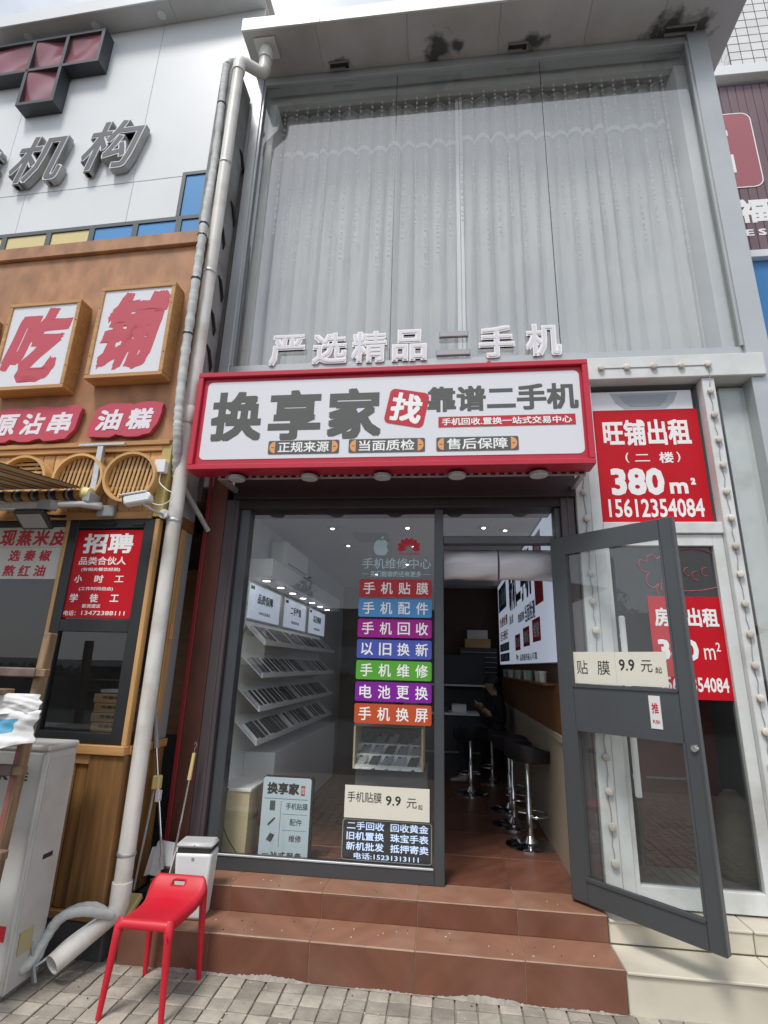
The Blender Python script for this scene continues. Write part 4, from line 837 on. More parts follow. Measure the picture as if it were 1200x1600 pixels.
MB().lathe([(.03, -.106), (.03, -.1), (.022, -.098)], (0, 0, 0), 16, axis='x', M=M_).build('lens', m_blackpl, t, 40)
MB().tube([(-.1, -.19, 2.765), (-.06, -.15, 2.735), (-.035, -.05, 2.725), (-.03, -.012, 2.72)], .011, 8).build('arm', m_steel, t, 50)
MB().lathe([(.034, -.03), (.036, -.012)], (-.035, 0, 2.735), 18, axis='y').build('base', m_wplastic, t, 40)
t = S('wall_bracket', 'galvanised steel T-shaped bracket holding up the end of the awning', 'bracket')
b = MB(); b.box(-.78, -.40, -.09, -.06, 3.265, 3.285, c=.002); b.build('cross_bar', m_steel, t)
b = MB(); b.box(-.62, -.575, -.085, -.05, 2.9, 3.265, c=.002).box(-.62, -.616, -.085, -.0, 2.9, 3.265); b.build('upright', m_steel, t)
# awning
AW = S('striped_awning', 'brown striped retractable awning with a rolled fabric tube and folding arm', 'awning')
m_canvas = mat('awning_canvas', (.48, .38, .24), .85, var=.1, bump=.1); m_stripe = mat('awning_stripe', (.1, .07, .05), .85); m_tan = mat('awning_tan', (.5, .27, .1), .8); m_greyb = mat('awning_grey', (.32, .32, .33), .8)
SLO = .09/.75
b = MB(); q_ = [(0, 0), (.055, 1), (.062, 0), (.085, 1), (.12, 0)]
x = -.615; k = 0
yo = (-.17, -1.0)
while x > -2.4:
    for w, mi in ((.085, 0), (.03, 1), (.04, 2), (.03, 1)):
        b.add([(x, yo[0], 2.895), (x-w, yo[0], 2.895), (x-w, yo[1], 2.80), (x, yo[1], 2.80)], [(0, 1, 2, 3)], mi)
        b.add([(x, yo[0], 2.903), (x-w, yo[0], 2.903), (x-w, yo[1], 2.808), (x, yo[1], 2.808)], [(3, 2, 1, 0)], mi); x -= w
b.build('fabric', [m_canvas, m_stripe, m_tan], AW)
b = MB(); x = -.625; i = 0
while x > -2.4:
    w = (.055, .045, .02, .022)[i % 4]; rr_ = .041
    b.lathe([(rr_*.93, -w), (rr_, -w*.8), (rr_, -w*.2), (rr_*.93, 0)], (x, -.13, 2.86), 16, mi=(2, 1, 3, 1)[i % 4], axis='x'); x -= w; i += 1
b.build('fabric_roll', [m_canvas, m_blackpl, m_tan, m_greyb], AW, 50)
MB().lathe([(.05, 0), (.052, .02), (.045, .06), (.02, .065)], (-.62, -.13, 2.86), 18, axis='x').build('end_cap', m_yellow, AW, 40)
b = MB(); b.box(-.605, -.55, -.17, -.03, 2.79, 2.88, c=.012).box(-.625, -.605, -.16, -.08, 2.83, 2.915, c=.008); b.build('end_bracket', m_gframe, AW)
b = MB(); b.box(-2.4, -.78, -.33, -.29, 2.695, 2.75, c=.006); b.build('front_arm', m_steel, AW)
b = MB(); b.lathe([(.04, -.035), (.04, .035)], (-.76, -.3, 2.725), 16).box(-.8, -.68, -.34, -.27, 2.69, 2.76, c=.01); b.build('arm_elbow', m_gplastic, AW, 40)
MB().tube([(-.72, -.29, 2.735), (-.6, -.18, 2.77), (-.53, -.05, 2.79)], [.026, .024, .03], 10).build('rear_arm', m_steel, AW, 40)
bx('wall_plate', m_gplastic, AW, -.56, -.42, -.05, -.013, 2.715, 2.8, c=.006)
# floodlight
t = S('floodlight', 'small black floodlight tilted down over the paper sign window', 'floodlight')
M_ = Matrix.Translation((-.855, -.27, 2.635)) @ Matrix.Rotation(R(50), 4, 'X')
b = MB(); b.box(-.12, .12, -.018, .018, -.08, .08, c=.008, M=M_); b.build('housing', m_blackpl, t); b = MB(); b.box(-.095, .095, -.022, -.0185, -.058, .058, M=M_); b.build('front_glass', mat('flood_glass', (.3, .3, .31), .2), t)
MB().tube([(-.85, -.25, 2.67), (-.84, -.12, 2.7), (-.84, -.013, 2.73)], .012, 8).build('bracket', m_blackpl, t)
# ---------------------------------------------------------------- air conditioner unit on the pavement
t = thing('air_conditioner_unit', 'tall white outdoor air-conditioner unit standing on the pavement at the left edge', 'air conditioner', (0, 0, 0))
b = MB(); b.box(-3.2, -2.26, 3.045, 3.30, .03, 1.19, c=.012); b.build('casing', m_ac, t, 30)
b = MB(); b.box(-3.205, -2.255, 3.04, 3.305, 1.192, 1.225, c=.01); b.build('top_cover', m_ac, t, 30)
b = MB(); b.prism([(3.06, .3), (3.06, 1.12), (3.075, 1.15), (3.27, 1.15), (3.285, 1.12), (3.285, .3)], -2.2595, -2.256, M=Matrix(((0, 1, 0, 0), (1, 0, 0, 0), (0, 0, 1, 0), (0, 0, 0, 1)))); b.build('side_panel', m_ac, t)
MB().tube([(-2.275, 3.043, .05), (-2.275, 3.043, 1.18)], .011, 8).build('corner_trim', m_ac, t, 50)
b = MB(); b.box(-3.15, -3.0, 3.06, 3.28, 0, .03).box(-2.5, -2.3, 3.06, 3.28, 0, .03); b.build('foot', m_gplastic, t)
txt('GREE', -2.63, -2.36, 1.035, 1.08, 3.044, m_black, t, bold=.03, space=1.2)
MB().prism(circ(-2.685, 1.06, .035), 3.041, 3.044).build('maker_badge', m_rink, t)
b = MB(); b.box(-2.2565, -2.255, 3.085, 3.185, .19, .3); b.build('label_sticker', mat('yellowed_label', (.45, .38, .16), .7, dirt=.8, dcol=(.4, .38, .3), ds=12), t)
bx('handle_slot', m_dark, t, -2.2565, -2.2555, 3.15, 3.23, .62, .645, c=0)
bx('warning_label', m_rink, t, -2.36, -2.315, 3.0425, 3.045, .27, .34, c=0)
# insulated lines
t = thing('refrigerant_lines', 'pair of wrapped grey lines looping from the stall base into the air-conditioner unit', 'hose', (0, 0, 0))
for off in (0, .05): 
    sp = smooth_pts([(-2.0+off*.5, 3.47, .25), (-2.06, 3.42-off, .305), (-2.14, 3.37-off, .31), (-2.21, 3.33-off*.5, .27), (-2.245, 3.28, .19), (-2.25, 3.24-off, .12), (-2.275, 3.2-off, .1)], 8)
    MB().tube(sp, [.027+.0012*math.sin(i*1.7) for i in range(len(sp))], 10).build('line', m_wrap, t, 60)
MB().tube(smooth_pts([(-2.03, 3.4, .26), (-2.14, 3.33, .18), (-2.22, 3.26, .1), (-2.26, 3.15, .09)], 6), .006, 6).build('thin_cable', m_wplastic, t)
MB().prism([(-.02, 0), (.02, 0), (.012, .19), (-.012, .19)], -.006, .006, M=Matrix.Translation((-2.21, 3.2, .03)) @ Matrix.Rotation(R(-18), 4, 'Y') @ Matrix.Rotation(R(-30), 4, 'Z')).build('loose_flap', m_gplastic, t)
# ---------------------------------------------------------------- ladder shelf with bags
m_drung = mat('dark_paint_stained_wood', (.13, .085, .078), .8, var=.3, vs=4, dirt=.5, dcol=(.3, .26, .22), ds=9)
LD = thing('wooden_ladder', 'paint-stained wooden ladder used as a rack in front of the white unit', 'ladder', (0, 0, 0))
def rail(x):
    b = MB(); M_ = Matrix.Translation((x, 2.9, .95)) @ Matrix.Rotation(R(-3), 4, 'X')
    b.box(-.032, .012, -.035, .035, -.95, .9, c=.006, M=M_); o = b.build('rail', m_oldwood, LD)
    b = MB(); b.box(-.026, .006, -.0365, -.0355, -.6, .3, M=M_); b.build('paint_streak', m_oldred, LD)
rail(-2.305); rail(-2.95)
for z, y in ((1.63, 2.88), (1.44, 2.87), (1.13, 2.855), (.74, 2.835), (.35, 2.82)):
    b = MB(); b.box(-2.97, -2.293, y-.03, y+.022, z-.028, z+.022, c=.006); b.build('rung', m_drung, LD); bx('rung_end', m_oldwood, LD, -2.292, -2.235, y-.026, y+.02, z-.024, z+.018, c=.004)
bx('board', m_oldwood, LD, -3.0, -2.37, 2.7, 2.83, 1.515, 1.54, c=.004); bx('offcut', m_pine, LD, -2.75, -2.36, 2.74, 2.80, .765, .86, c=.004)
def sack(name, label, x0, x1, y0, y1, z0, z1, m, seed):
    t = thing(name, label, 'bag', (0, 0, 0)); g = MB(); NX, NZ = 24, 16
    for side in (0, 1):
        o = len(g.v)
        for j in range(NZ+1):
            for i in range(NX+1):
                u, w = i/NX, j/NZ; bul = (math.sin(math.pi*u)**.5)*(1-w)**.4*.5+.04
                y = (y0+y1)/2+(-1 if side == 0 else 1)*(y1-y0)*bul*(1+.25*math.sin(u*9+w*7+seed))
                y += .006*math.sin(u*23+w*11+seed)*math.sin(w*17-u*5); g.v.append((x0+u*(x1-x0)+.012*math.sin(w*8+seed)+.004*math.sin(w*21+u*6), y, z0+w*(z1-z0)+.02*math.sin(u*7+seed)*(1-w)))
        for j in range(NZ):
            for i in range(NX): g.f.append((o+j*(NX+1)+i, o+j*(NX+1)+i+1, o+(j+1)*(NX+1)+i+1, o+(j+1)*(NX+1)+i)); g.m.append(1 if side == 0 and 5 < j < 12 and seed == 1 and i < 19 else 0)
    g.build('bag_body', m, t, 70); return t
m_bag = mat('white_plastic_bag', (.66, .66, .65), .45, var=.08, vs=6, bump=.3, bs=18); m_bagb = mat('blue_bag_print', (.1, .36, .55), .5)
sack('plastic_bag', 'white plastic bag with a blue print hanging on the wooden ladder', -2.62, -2.16, 2.72, 2.83, 1.26, 1.44, [m_bag, m_bagb], 1)
sack('plastic_bag', 'plain white plastic sheet folded over the ladder rung above the blue-printed bag', -2.62, -2.17, 2.74, 2.82, 1.40, 1.52, [m_bag, m_bag], 3)
# ---------------------------------------------------------------- red stool
t = thing('red_stool', 'bright red plastic stool with a slotted back lip on the pavement', 'stool', (-1.555, 3.24, 0))
vs = []; fs = []; NU, NV = 28, 36
def seat_pt(u, v):
    hw = .155+.03*v-.022*math.sin(math.pi*min(1, v*1.15))
    z = .425-.012*math.sin(math.pi*min(v/.7, 1))+(.0 if v < .62 else .1*((v-.62)/.38)**1.6)
    ee = max(0, abs(u)-.84)/.16; z -= .045*ee**2; ce = max(0, v-.93)/.07; z -= .0*ce
    y = -.21+.44*v-(.0 if v < .62 else .03*((v-.62)/.38)**2)
    if v < .06: z -= .04*((.06-v)/.06)**2
    if v > .94: z -= .035*((v-.94)/.06)**2*1
    rc = 1-.22*max(0, (v-.8)/.2)**2.5-.04*max(0, (.1-v)/.1)**2
    return (u*hw*rc, y, z)
for j in range(NV+1):
    for i in range(NU+1): vs.append(seat_pt(-1+2*i/NU, j/NV))
for j in range(NV):
    for i in range(NU):
        u, v = -1+2*(i+.5)/NU, (j+.5)/NV
        if abs(u) < .2 and .83 < v < .895: continue
        fs.append((j*(NU+1)+i, j*(NU+1)+i+1, (j+1)*(NU+1)+i+1, (j+1)*(NU+1)+i))
o = MB().add(vs, fs).build('seat', m_redplastic, t, 80); md = o.modifiers.new('thick', 'SOLIDIFY'); md.thickness = .014; md.offset = -1
for x0, y0, x1, y1, zt in ((-.135, -.185, -.165, -.21, .405), (.135, -.185, .155, -.195, .405), (-.15, .17, -.155, .2, .44), (.15, .17, .165, .2, .44)):
    b = MB(); b.tube([(x0*.93, y0*.9, zt+.004), (x0, y0, zt-.02), (x0+(x1-x0)*.2, y0+(y1-y0)*.3, zt-.07), (x1, y1, 0)], [.026, .026, .02, .0135], 12); b.build('leg', m_redplastic, t, 60)
# ---------------------------------------------------------------- white bin and cleaning tools
t = thing('waste_bin', 'slim white waste bin with a grey rim on the lower step beside the stool', 'bin', (-1.58, 3.68, ZL+.002), R(6))
b = MB(); b.add([(sx*(.095+.02*(z > .1)), sy*(.07+.012*(z > .1)), z) for z in (0, .36) for sx, sy in ((-1, -1), (1, -1), (1, 1), (-1, 1))], [(0, 1, 2, 3), (4, 5, 6, 7), (0, 1, 5, 4), (1, 2, 6, 5), (2, 3, 7, 6), (3, 0, 4, 7)])
me = b.build('bin_body', m_wplastic, t, 40); md = me.modifiers.new('bev', 'BEVEL'); md.width = .018; md.segments = 3
b = MB(); b.box(-.117, .117, -.083, .065, .383, .418, c=.016); b.build('bin_lid', mat('pale_grey_plastic', (.5, .51, .52), .4), t, 40)
bx('bin_slot', m_dark, t, -.105, .105, -.075, .075, .358, .386, c=.004); MB().lathe([(.008, -.003), (.01, 0)], (0, -.0815, .33), 14, axis='y').build('bin_button', m_gplastic, t); MB().lathe([(.018, -.003), (.022, 0)], (-.03, -.073, .04), 16, axis='y').build('bin_plug', m_gplastic, t)
txt('4', -.008, .008, .392, .41, -.0835, m_gplastic, t, bold=.01)
t = thing('dustpan', 'clear-white long-handled dustpan leaning behind the stool', 'dustpan', (0, 0, 0))
b = MB(); M_ = Matrix.Translation((-1.87, 3.80, ZU+.01)) @ Matrix.Rotation(R(-12), 4, 'X') @ Matrix.Rotation(R(6), 4, 'Y')
b.prism(rrect(-.085, .085, 0, .20, .02), -.004, .004, M=M_).box(-.085, -.078, -.06, 0, 0, .16, M=M_).box(.078, .085, -.06, 0, 0, .16, M=M_); b.build('pan', mat('clear_white_plastic', (.6, .61, .62), .3), t)
MB().tube([(-1.855, 3.78, .42), (-2.02, 3.8, 1.14)], .0085, 8).build('handle', m_chrome, t, 60); MB().tube([(-2.015, 3.8, 1.12), (-2.08, 3.81, 1.42)], [.02, .016], 10).build('grip', m_gplastic, t, 60); MB().tube([(-1.853, 3.777, .40), (-1.868, 3.782, .47)], .016, 8).build('handle_socket', m_gplastic, t)
t = thing('broom', 'long-handled broom with a cream grip and hanging hook against the brown pilaster', 'broom', (0, 0, 0))
MB().tube([(-1.81, 3.825, .40), (-1.775, 3.86, .95)], .0085, 8).build('handle', m_chrome, t, 60); MB().tube([(-1.777, 3.858, .92), (-1.768, 3.87, 1.09)], [.014, .012], 10).build('grip', m_yellow, t, 60)
MB().tube(smooth_pts([(-1.768, 3.87, 1.09), (-1.767, 3.87, 1.12), (-1.755, 3.87, 1.14), (-1.765, 3.87, 1.16), (-1.775, 3.87, 1.145)], 4), .002, 5).build('hook', m_steel, t)
b = MB(); b.box(-1.88, -1.74, 3.80, 3.85, .355, .41, c=.01); b.build('broom_head', m_blackpl, t)
b = MB(); b.box(-1.885, -1.735, 3.803, 3.847, ZU+.001, .356); b.build('bristles', m_gplastic, t)
t = thing('squeegee_mop', 'thin grey mop with a yellow clamp and yellow head behind the drainpipe', 'mop', (0, 0, 0))
MB().tube([(-2.03, 3.78, .27), (-1.985, 3.80, .92)], .008, 8).build('handle', m_gframe, t, 60); b = MB(); b.box(-2.005, -1.95, 3.775, 3.825, .86, .95, c=.008); b.build('clamp', m_yellow, t); bx('clamp_tape', m_wplastic, t, -1.965, -1.935, 3.77, 3.81, .79, .86, c=.004)
b = MB(); M_ = Matrix.Translation((-2.03, 3.66, .2)) @ Matrix.Rotation(R(25), 4, 'X'); b.box(-.05, .09, -.08, .1, .0, .04, c=.008, M=M_); b.build('mop_head', m_yellow, t)
# ---------------------------------------------------------------- inside the phone shop
# display rack on the left wall
t = thing('display_rack', 'long white display rack with a lit canopy and slanted shelves along the left inside wall', 'display rack', (0, 0, 0))
m_disp = mat('white_laminate', (.84, .85, .84), .4)
bx('canopy_box', m_disp, t, -1.735, -1.47, 4.32, 7.3, 2.42, 2.575, c=.004)
bx('back_panel', m_disp, t, -1.738, -1.72, 4.32, 7.3, .34, 2.42, c=0); bx('end_panel', m_disp, t, -1.72, -1.66, 4.30, 4.325, 1.98, 2.42, c=0)
for k in range(7):
    s = MB().lathe([(.05, -.004), (.055, 0)], (-1.59, 4.55+.42*k, 2.419), 18).build('canopy_spot', m_gplastic, t); MB().lathe([(.034, -.006), (.034, -.004)], (-1.59, 4.55+.42*k, 2.419), 18).build('lens', m_spot, s)
SHZ = (1.86, 1.6, 1.34, 1.09)
for z in SHZ:
    b = MB(); yv = (4.36, 7.2)
    b.add([(-1.71, y, z+.2) for y in yv]+[(-1.5, y, z+.012) for y in yv]+[(-1.5, y, z) for y in yv]+[(-1.71, y, z+.185) for y in yv], [(0, 1, 3, 2), (2, 3, 5, 4), (4, 5, 7, 6), (0, 2, 4, 6), (1, 3, 5, 7), (0, 1, 7, 6)])
    b.box(-1.50, -1.485, 4.36, 7.2, z-.005, z+.035); b.build('shelf', m_disp, t)
bx('base_cabinet', m_disp, t, -1.72, -1.45, 4.75, 7.3, .34, .98, c=.004)
me = [None]*5; mm = [m_disp, mat('dark_phone_box', (.03, .03, .035), .4), mat('grey_phone_box', (.3, .31, .33), .4), mat('pale_phone_box', (.5, .52, .55), .4), mat('red_phone_box', (.42, .015, .04), .4)]
ang = math.atan2(.188, .21)
for k in range(5):
    b = MB(); M_ = Matrix.Rotation(ang, 4, 'Y')
    b.box(-.18, -.005, -.045, .045, .003, .028, c=.003, M=M_).box(-.172, -.013, -.036, .036, .0285, .0292, mi=1, M=M_); me[k] = b.build('boxed_phone', [mm[k], mm[1]], mesh_only=True)
rd = random.Random(4); ORD = ['first', 'second', 'third', 'fourth', 'fifth', 'sixth', 'seventh', 'eighth', 'ninth', 'tenth', 'eleventh', 'twelfth'] + ['%dth' % k for k in range(13, 40)]
for si, z in enumerate(SHZ):
    y = 4.42; nth = 0
    while y < 6.9:
        k = 4 if (si == 0 and 4.6 < y < 4.75) else rd.choice((0, 0, 2, 3, 1, 2))
        if rd.random() > .1:
            o = inst('boxed_phone', me[k], None, (-1.502, y, z+.014)); 
            tag(o, 'red boxed phone on the top slanted rack shelf, %s from the window' % ORD[nth] if k == 4 else '%s phone pack, %s from the window on the %s slanted rack shelf' % ({0: 'white-edged', 1: 'black', 2: 'grey', 3: 'pale blue-grey'}[k], ORD[nth], ('top', 'second', 'third', 'lowest')[si]), 'boxed phone', 'phones set out on the white display rack'); nth += 1
        y += .105+.02*rd.random()
LB = (('品质保障', '100%正品保证', 4.44, 'nearest the shop window'), ('二手严选', '精选优质好机', 5.5, 'in the middle of the row'), ('以旧换新', '高价回收旧机', 6.55, 'furthest from the shop window'))
for s, s2, y, lab in LB:
    t = thing('lightbox', 'pale blue lit panel under the rack canopy, %s' % lab, 'lightbox', (-1.717, y, 2.07), R(90)); tag(t, group='lit panels on the display rack')
    bx('case', m_disp, t, 0, .92, -.012, 0, 0, .33, c=.003); bx('film', m_lbox, t, .015, .905, -.0145, -.012, .015, .315, c=0)
    txt(s, .24, .68, .16, .25, -.0148, m_black, t, bold=.03); txt(s2, .3, .62, .065, .095, -.0148, m_black, t, bold=.01)
    MB().box(.04, .14, -.0152, -.0148, .27, .3).build('printed_mark', m_black, t)
# wall air conditioner
t = thing('wall_air_conditioner', 'white split air-conditioner high on the left inside wall above the rack', 'air conditioner', (0, 0, 0))
b = MB(); b.prism([(4.95, 2.62), (5.85, 2.62), (5.85, 2.9), (4.95, 2.9)], -1.73, -1.56, M=Matrix(((0, 1, 0, 0), (1, 0, 0, 0), (0, 0, 1, 0), (0, 0, 0, 1)))); o = b.build('indoor_unit', m_disp, t); md = o.modifiers.new('b', 'BEVEL'); md.width = .05; md.segments = 3
bx('air_flap', m_gplastic, t, -1.56, -1.55, 5.05, 5.75, 2.66, 2.675, c=.001)
# beige cabinet, standing notice, demo case
t = thing('beige_cabinet', 'low pale wood cabinet inside the window at its left corner', 'cabinet', (0, 0, 0))
m_birch = mat('pale_birch', (.6, .5, .3), .5, var=.06, vs=3, grain=(6, 6, 1)); bx('cabinet_body', m_birch, t, -1.725, -1.45, 4.2, 4.6, ZU, .79, c=.003); bx('cabinet_top', m_disp, t, -1.73, -1.44, 4.19, 4.61, .79, .812, c=.003)
MB().tube(smooth_pts([(-1.6, 4.15, .82), (-1.62, 4.14, .7), (-1.6, 4.145, .55), (-1.5, 4.14, .42), (-1.4, 4.14, .345)], 6), .004, 5).build('power_cable', m_blackpl, t)
t = thing('standing_notice', 'pale blue standing notice listing services inside the window beside the beige cabinet', 'notice', (0, 4.25, 0))
m_notice = mat('notice_film', (.55, .66, .72), .5, emit=.05)
MB().prism(rrect(-1.37, -.985, ZU+.003, .895, .02), .004, .05).build('notice_board', m_blackpl, t); MB().prism(rrect(-1.368, -1.0, ZU+.006, .89, .018), -.001, .0035).build('notice_face', m_notice, t)
txt('换享家', -1.335, -1.09, .775, .855, -.0012, m_black, t, bold=.04); bx('red_seal', m_rink, t, -1.075, -1.045, -.003, -.001, .775, .84, c=0); txt('优选', -1.072, -1.048, .785, .83, -.0032, m_white, t)
for i, s in enumerate(('手机贴膜', '配件', '维修')):
    w = .05*len(s)*.72; z = .70-.105*i; txt(s, -1.11-w/2-.0, -1.11+w/2+.02, z-.022, z+.022, -.0012, m_black, t, bold=.008)
    P = ([(-.02, -.032), (.02, -.032), (.02, .032), (-.02, .032)], [(-.03, -.02), (-.02, -.028), (.03, .02), (.02, .028)], [(-.03, -.015), (.005, -.03), (.03, .018), (-.005, .03)])[i]
    MB().prism([(x-1.285, zz+z) for x, zz in P], -.003, -.001).build('service_icon', m_ink, t)
b = MB(); b.box(-1.35, -1.02, -.002, -.001, .745, .748).box(-1.222, -1.219, -.002, -.001, .43, .73).box(-1.205, -1.02, -.002, -.001, .645, .647).box(-1.205, -1.02, -.002, -.001, .54, .542); b.build('rule_line', m_ink, t)
txt('一站式服务', -1.335, -1.045, .365, .40, -.0012, m_black, t, bold=.02, space=1.3)
t = thing('demo_case', 'glass-topped case of used phones on a grey pedestal behind the window price card', 'display case', (0, 0, 0))
m_greylam = mat('grey_laminate', (.13, .13, .135), .5)
bx('pedestal', m_greylam, t, -.70, -.15, 4.42, 4.8, ZU, .955, c=.003); bx('case_side', m_birch, t, -.715, -.70, 4.36, 4.7, .955, 1.26, c=.002); bx('case_side', m_birch, t, -.19, -.175, 4.36, 4.7, .955, 1.26, c=.002); bx('case_back', m_greylam, t, -.70, -.19, 4.69, 4.70, .955, 1.26, c=0); bx('case_base', m_disp, t, -.70, -.19, 4.36, 4.69, .955, .97, c=.002)
bx('case_glass', m_glass, t, -.70, -.19, 4.358, 4.362, .97, 1.25, c=0); bx('case_top', m_greylam, t, -.715, -.175, 4.36, 4.7, 1.26, 1.275, c=.002)
pm = [mat('silver_phone', (.55, .57, .62), .25, .3), mat('graphite_phone', (.12, .12, .14), .25, .3), mat('lilac_phone', (.4, .4, .5), .25, .3)]
for j in range(3):
    for i in range(5):
        me_ = MB().box(-.036, .036, -.075, .075, 0, .009, c=.004).box(-.03, -.008, .035, .065, .009, .012, mi=1).build('used_phone', [pm[(i+j*2) % 3], m_blackpl], mesh_only=True)
        o = inst('used_phone', me_, None, (-.655+i*.1+.012*j, 4.42+j*.088, 1.0+j*.066), (R(38), R(4), R(-18)))
        tag(o, '%s used phone lying in the %s row of the glass case, %s from the left' % (('silver', 'graphite', 'lilac')[(i+j*2) % 3], ('front', 'middle', 'back')[j], ('first', 'second', 'third', 'fourth', 'fifth')[i]), 'phone', 'used phones in the glass case')
for j in range(3): bx('case_step', m_disp, bpy.data.objects['demo_case'], -.70, -.19, 4.365+j*.088, 4.45+j*.088, .97, .985+j*.066, c=.001)
# right wall: big lit sign, ledge with cups
t = thing('wall_lightbox', 'huge pale blue lit wall sign with black and red writing on the right inside wall', 'lightbox', (.868, 8.65, 1.77), R(-90))
bx('case', m_gplastic, t, 0, 4.5, -.03, 0, 0, 1.22, c=.003); bx('film', m_lbox, t, .01, 4.49, -.033, -.03, .01, 1.21, c=0)
y_ = -.0335; m_bink = mat('blue_sign_ink', (.03, .14, .4), .5)
bx('blue_block', m_bink, t, .1, 1.15, y_-.001, y_, .78, 1.14, c=0); txt('专业维修', .2, 1.05, .84, 1.08, y_-.0015, m_white, t, bold=.02)
txt('新机二手机', 1.5, 3.35, .66, 1.17, y_, m_black, t, bold=.045)
txt('当面检测', 2.85, 3.5, .42, .60, y_, m_black, t, bold=.02); txt('数据清除', 2.3, 2.8, .46, .56, y_, m_black, t, bold=.02); txt('放心卖', 1.45, 1.85, .5, .62, y_, m_black, t, bold=.02)
txt('免费检测', .2, 1.2, .54, .68, y_, m_rink, t, bold=.02); txt('当天修好', .2, 1.2, .34, .48, y_, m_rink, t, bold=.02)
for k in range(2): bx('blue_block', m_bink, t, .1, 1.3, y_-.001, y_, .05+.14*k, .16+.14*k, c=0); txt('售后无忧' if k else '原厂品质', .3, 1.1, .07+.14*k, .14+.14*k, y_-.0015, m_white, t, bold=.01)
for k, (s, x) in enumerate((('回收', 1.95), ('换新', 2.65), ('维修', 3.3))): bx('red_block', m_rink, t, x, x+.45, y_-.001, y_, .16+.02*k, .34+.035*k, c=0); txt(s, x+.06, x+.39, .195+.02*k, .305+.035*k, y_-.0015, m_white, t, bold=.02)
bx('red_block', m_rink, t, 3.55, 3.98, y_-.001, y_, .52, 1.16, c=0); txt('优惠', 3.6, 3.93, .75, 1.08, y_-.0015, m_white, t, bold=.03)
txt('By', 2.0, 2.2, .04, .12, y_, m_rink, t, bold=.03); txt('品质服务贴心可靠', 2.3, 3.5, .04, .11, y_, m_ink, t, bold=.015)
bx('wall_ledge', m_brownpan, SHOP, .76, .857, 4.5, 7.6, 1.60, 1.62, c=.003)
cups = [MB().lathe([(.028, 0), (.032, .07), (.036, .075), (.036, .088)], (0, 0, 0), 14).build('jar', [mat('jar_'+n_, c_, .35)], mesh_only=True, smooth=40) for n_, c_ in (('white', (.6, .62, .6)), ('green', (.25, .5, .42)), ('cream', (.5, .46, .36)))]
for i in range(9): tag(inst('jar', cups[(i*2) % 3], None, (.8+.02*(i % 2), 4.7+i*.36, 1.6215), (0, 0, i)), '%s lidded jar on the ledge under the lit sign, %s from the door' % (('white', 'green', 'cream')[(i*2) % 3], ORD[i]), 'jar', 'jars along the right wall ledge')
# bar stools
m_seat = mat('black_leatherette', (.016, .017, .021), .42, var=.1)
def bar_stool(x, y, rz, label, seat_z=.98):
    t = thing('bar_stool', label, 'bar stool', (x, y, ZU), rz, 'chrome bar stools in the shop')
    h = seat_z-ZU
    MB().lathe([(.2, 0), (.2, .008), (.17, .018), (.06, .03), (.04, .06), (.03, .075)], (0, 0, .0005), 28).build('base', m_chrome, t, 50)
    MB().lathe([(.026, .06), (.026, h*.55), (.019, h*.56), (.019, h-.02)], (0, 0, 0), 14).build('column', m_chrome, t, 50)
    P = [(.13*math.sin(R(k*15)), .02+.11*math.cos(R(k*15))+.02, h*.36) for k in range(-9, 10)]; MB().tube([(0, .02, h*.34)]+[(P[0][0]*.5, .03, h*.35)]+P+[(P[-1][0]*.5, .03, h*.35), (0, .02, h*.34)], .009, 8).build('foot_ring', m_chrome, t, 60)
    vs = []; fs = []; n1, n2 = 8, 24
    for j in range(n1+1):
        for k in range(n2):
            a = 2*math.pi*k/n2; r = .21*(j/n1); q_ = (j/n1)**3
            back = max(0, -math.sin(a)); z = .03+.075*q_*(.35+.65*(back+.35*abs(math.cos(a))))*1.5
            vs.append((r*math.cos(a)*1.0, r*math.sin(a)*.92, h+z))
    for j in range(n1):
        for k in range(n2): fs.append((j*n2+k, j*n2+(k+1) % n2, (j+1)*n2+(k+1) % n2, (j+1)*n2+k))
    o = len(vs)
    for j in range(n1+1):
        for k in range(n2):
            a = 2*math.pi*k/n2; r = .2*(j/n1); q_ = (j/n1)**3; back = max(0, -math.sin(a)); vs.append((r*math.cos(a), r*math.sin(a)*.92, h-.02+.06*q_*(.3+.6*back)))
    for j in range(n1):
        for k in range(n2): fs.append((o+j*n2+(k+1) % n2, o+j*n2+k, o+(j+1)*n2+k, o+(j+1)*n2+(k+1) % n2))
    for k in range(n2): fs.append((n1*n2+k, n1*n2+(k+1) % n2, o+n1*n2+(k+1) % n2, o+n1*n2+k))
    MB().add(vs, fs).build('seat', m_seat, t, 60)
bar_stool(.68, 5.0, R(-60), 'black-seated chrome bar stool nearest the open door'); bar_stool(.62, 5.57, R(-80), 'black-seated chrome bar stool just behind the one nearest the door'); bar_stool(.65, 6.1, R(-100), 'black bar stool third from the door along the beige wall', .95)
bar_stool(.28, 6.75, R(20), 'chrome bar stool in the middle of the shop floor beside the seated person', .92); bar_stool(.58, 7.46, R(80), 'bar stool under the seated person by the back counter', .84)
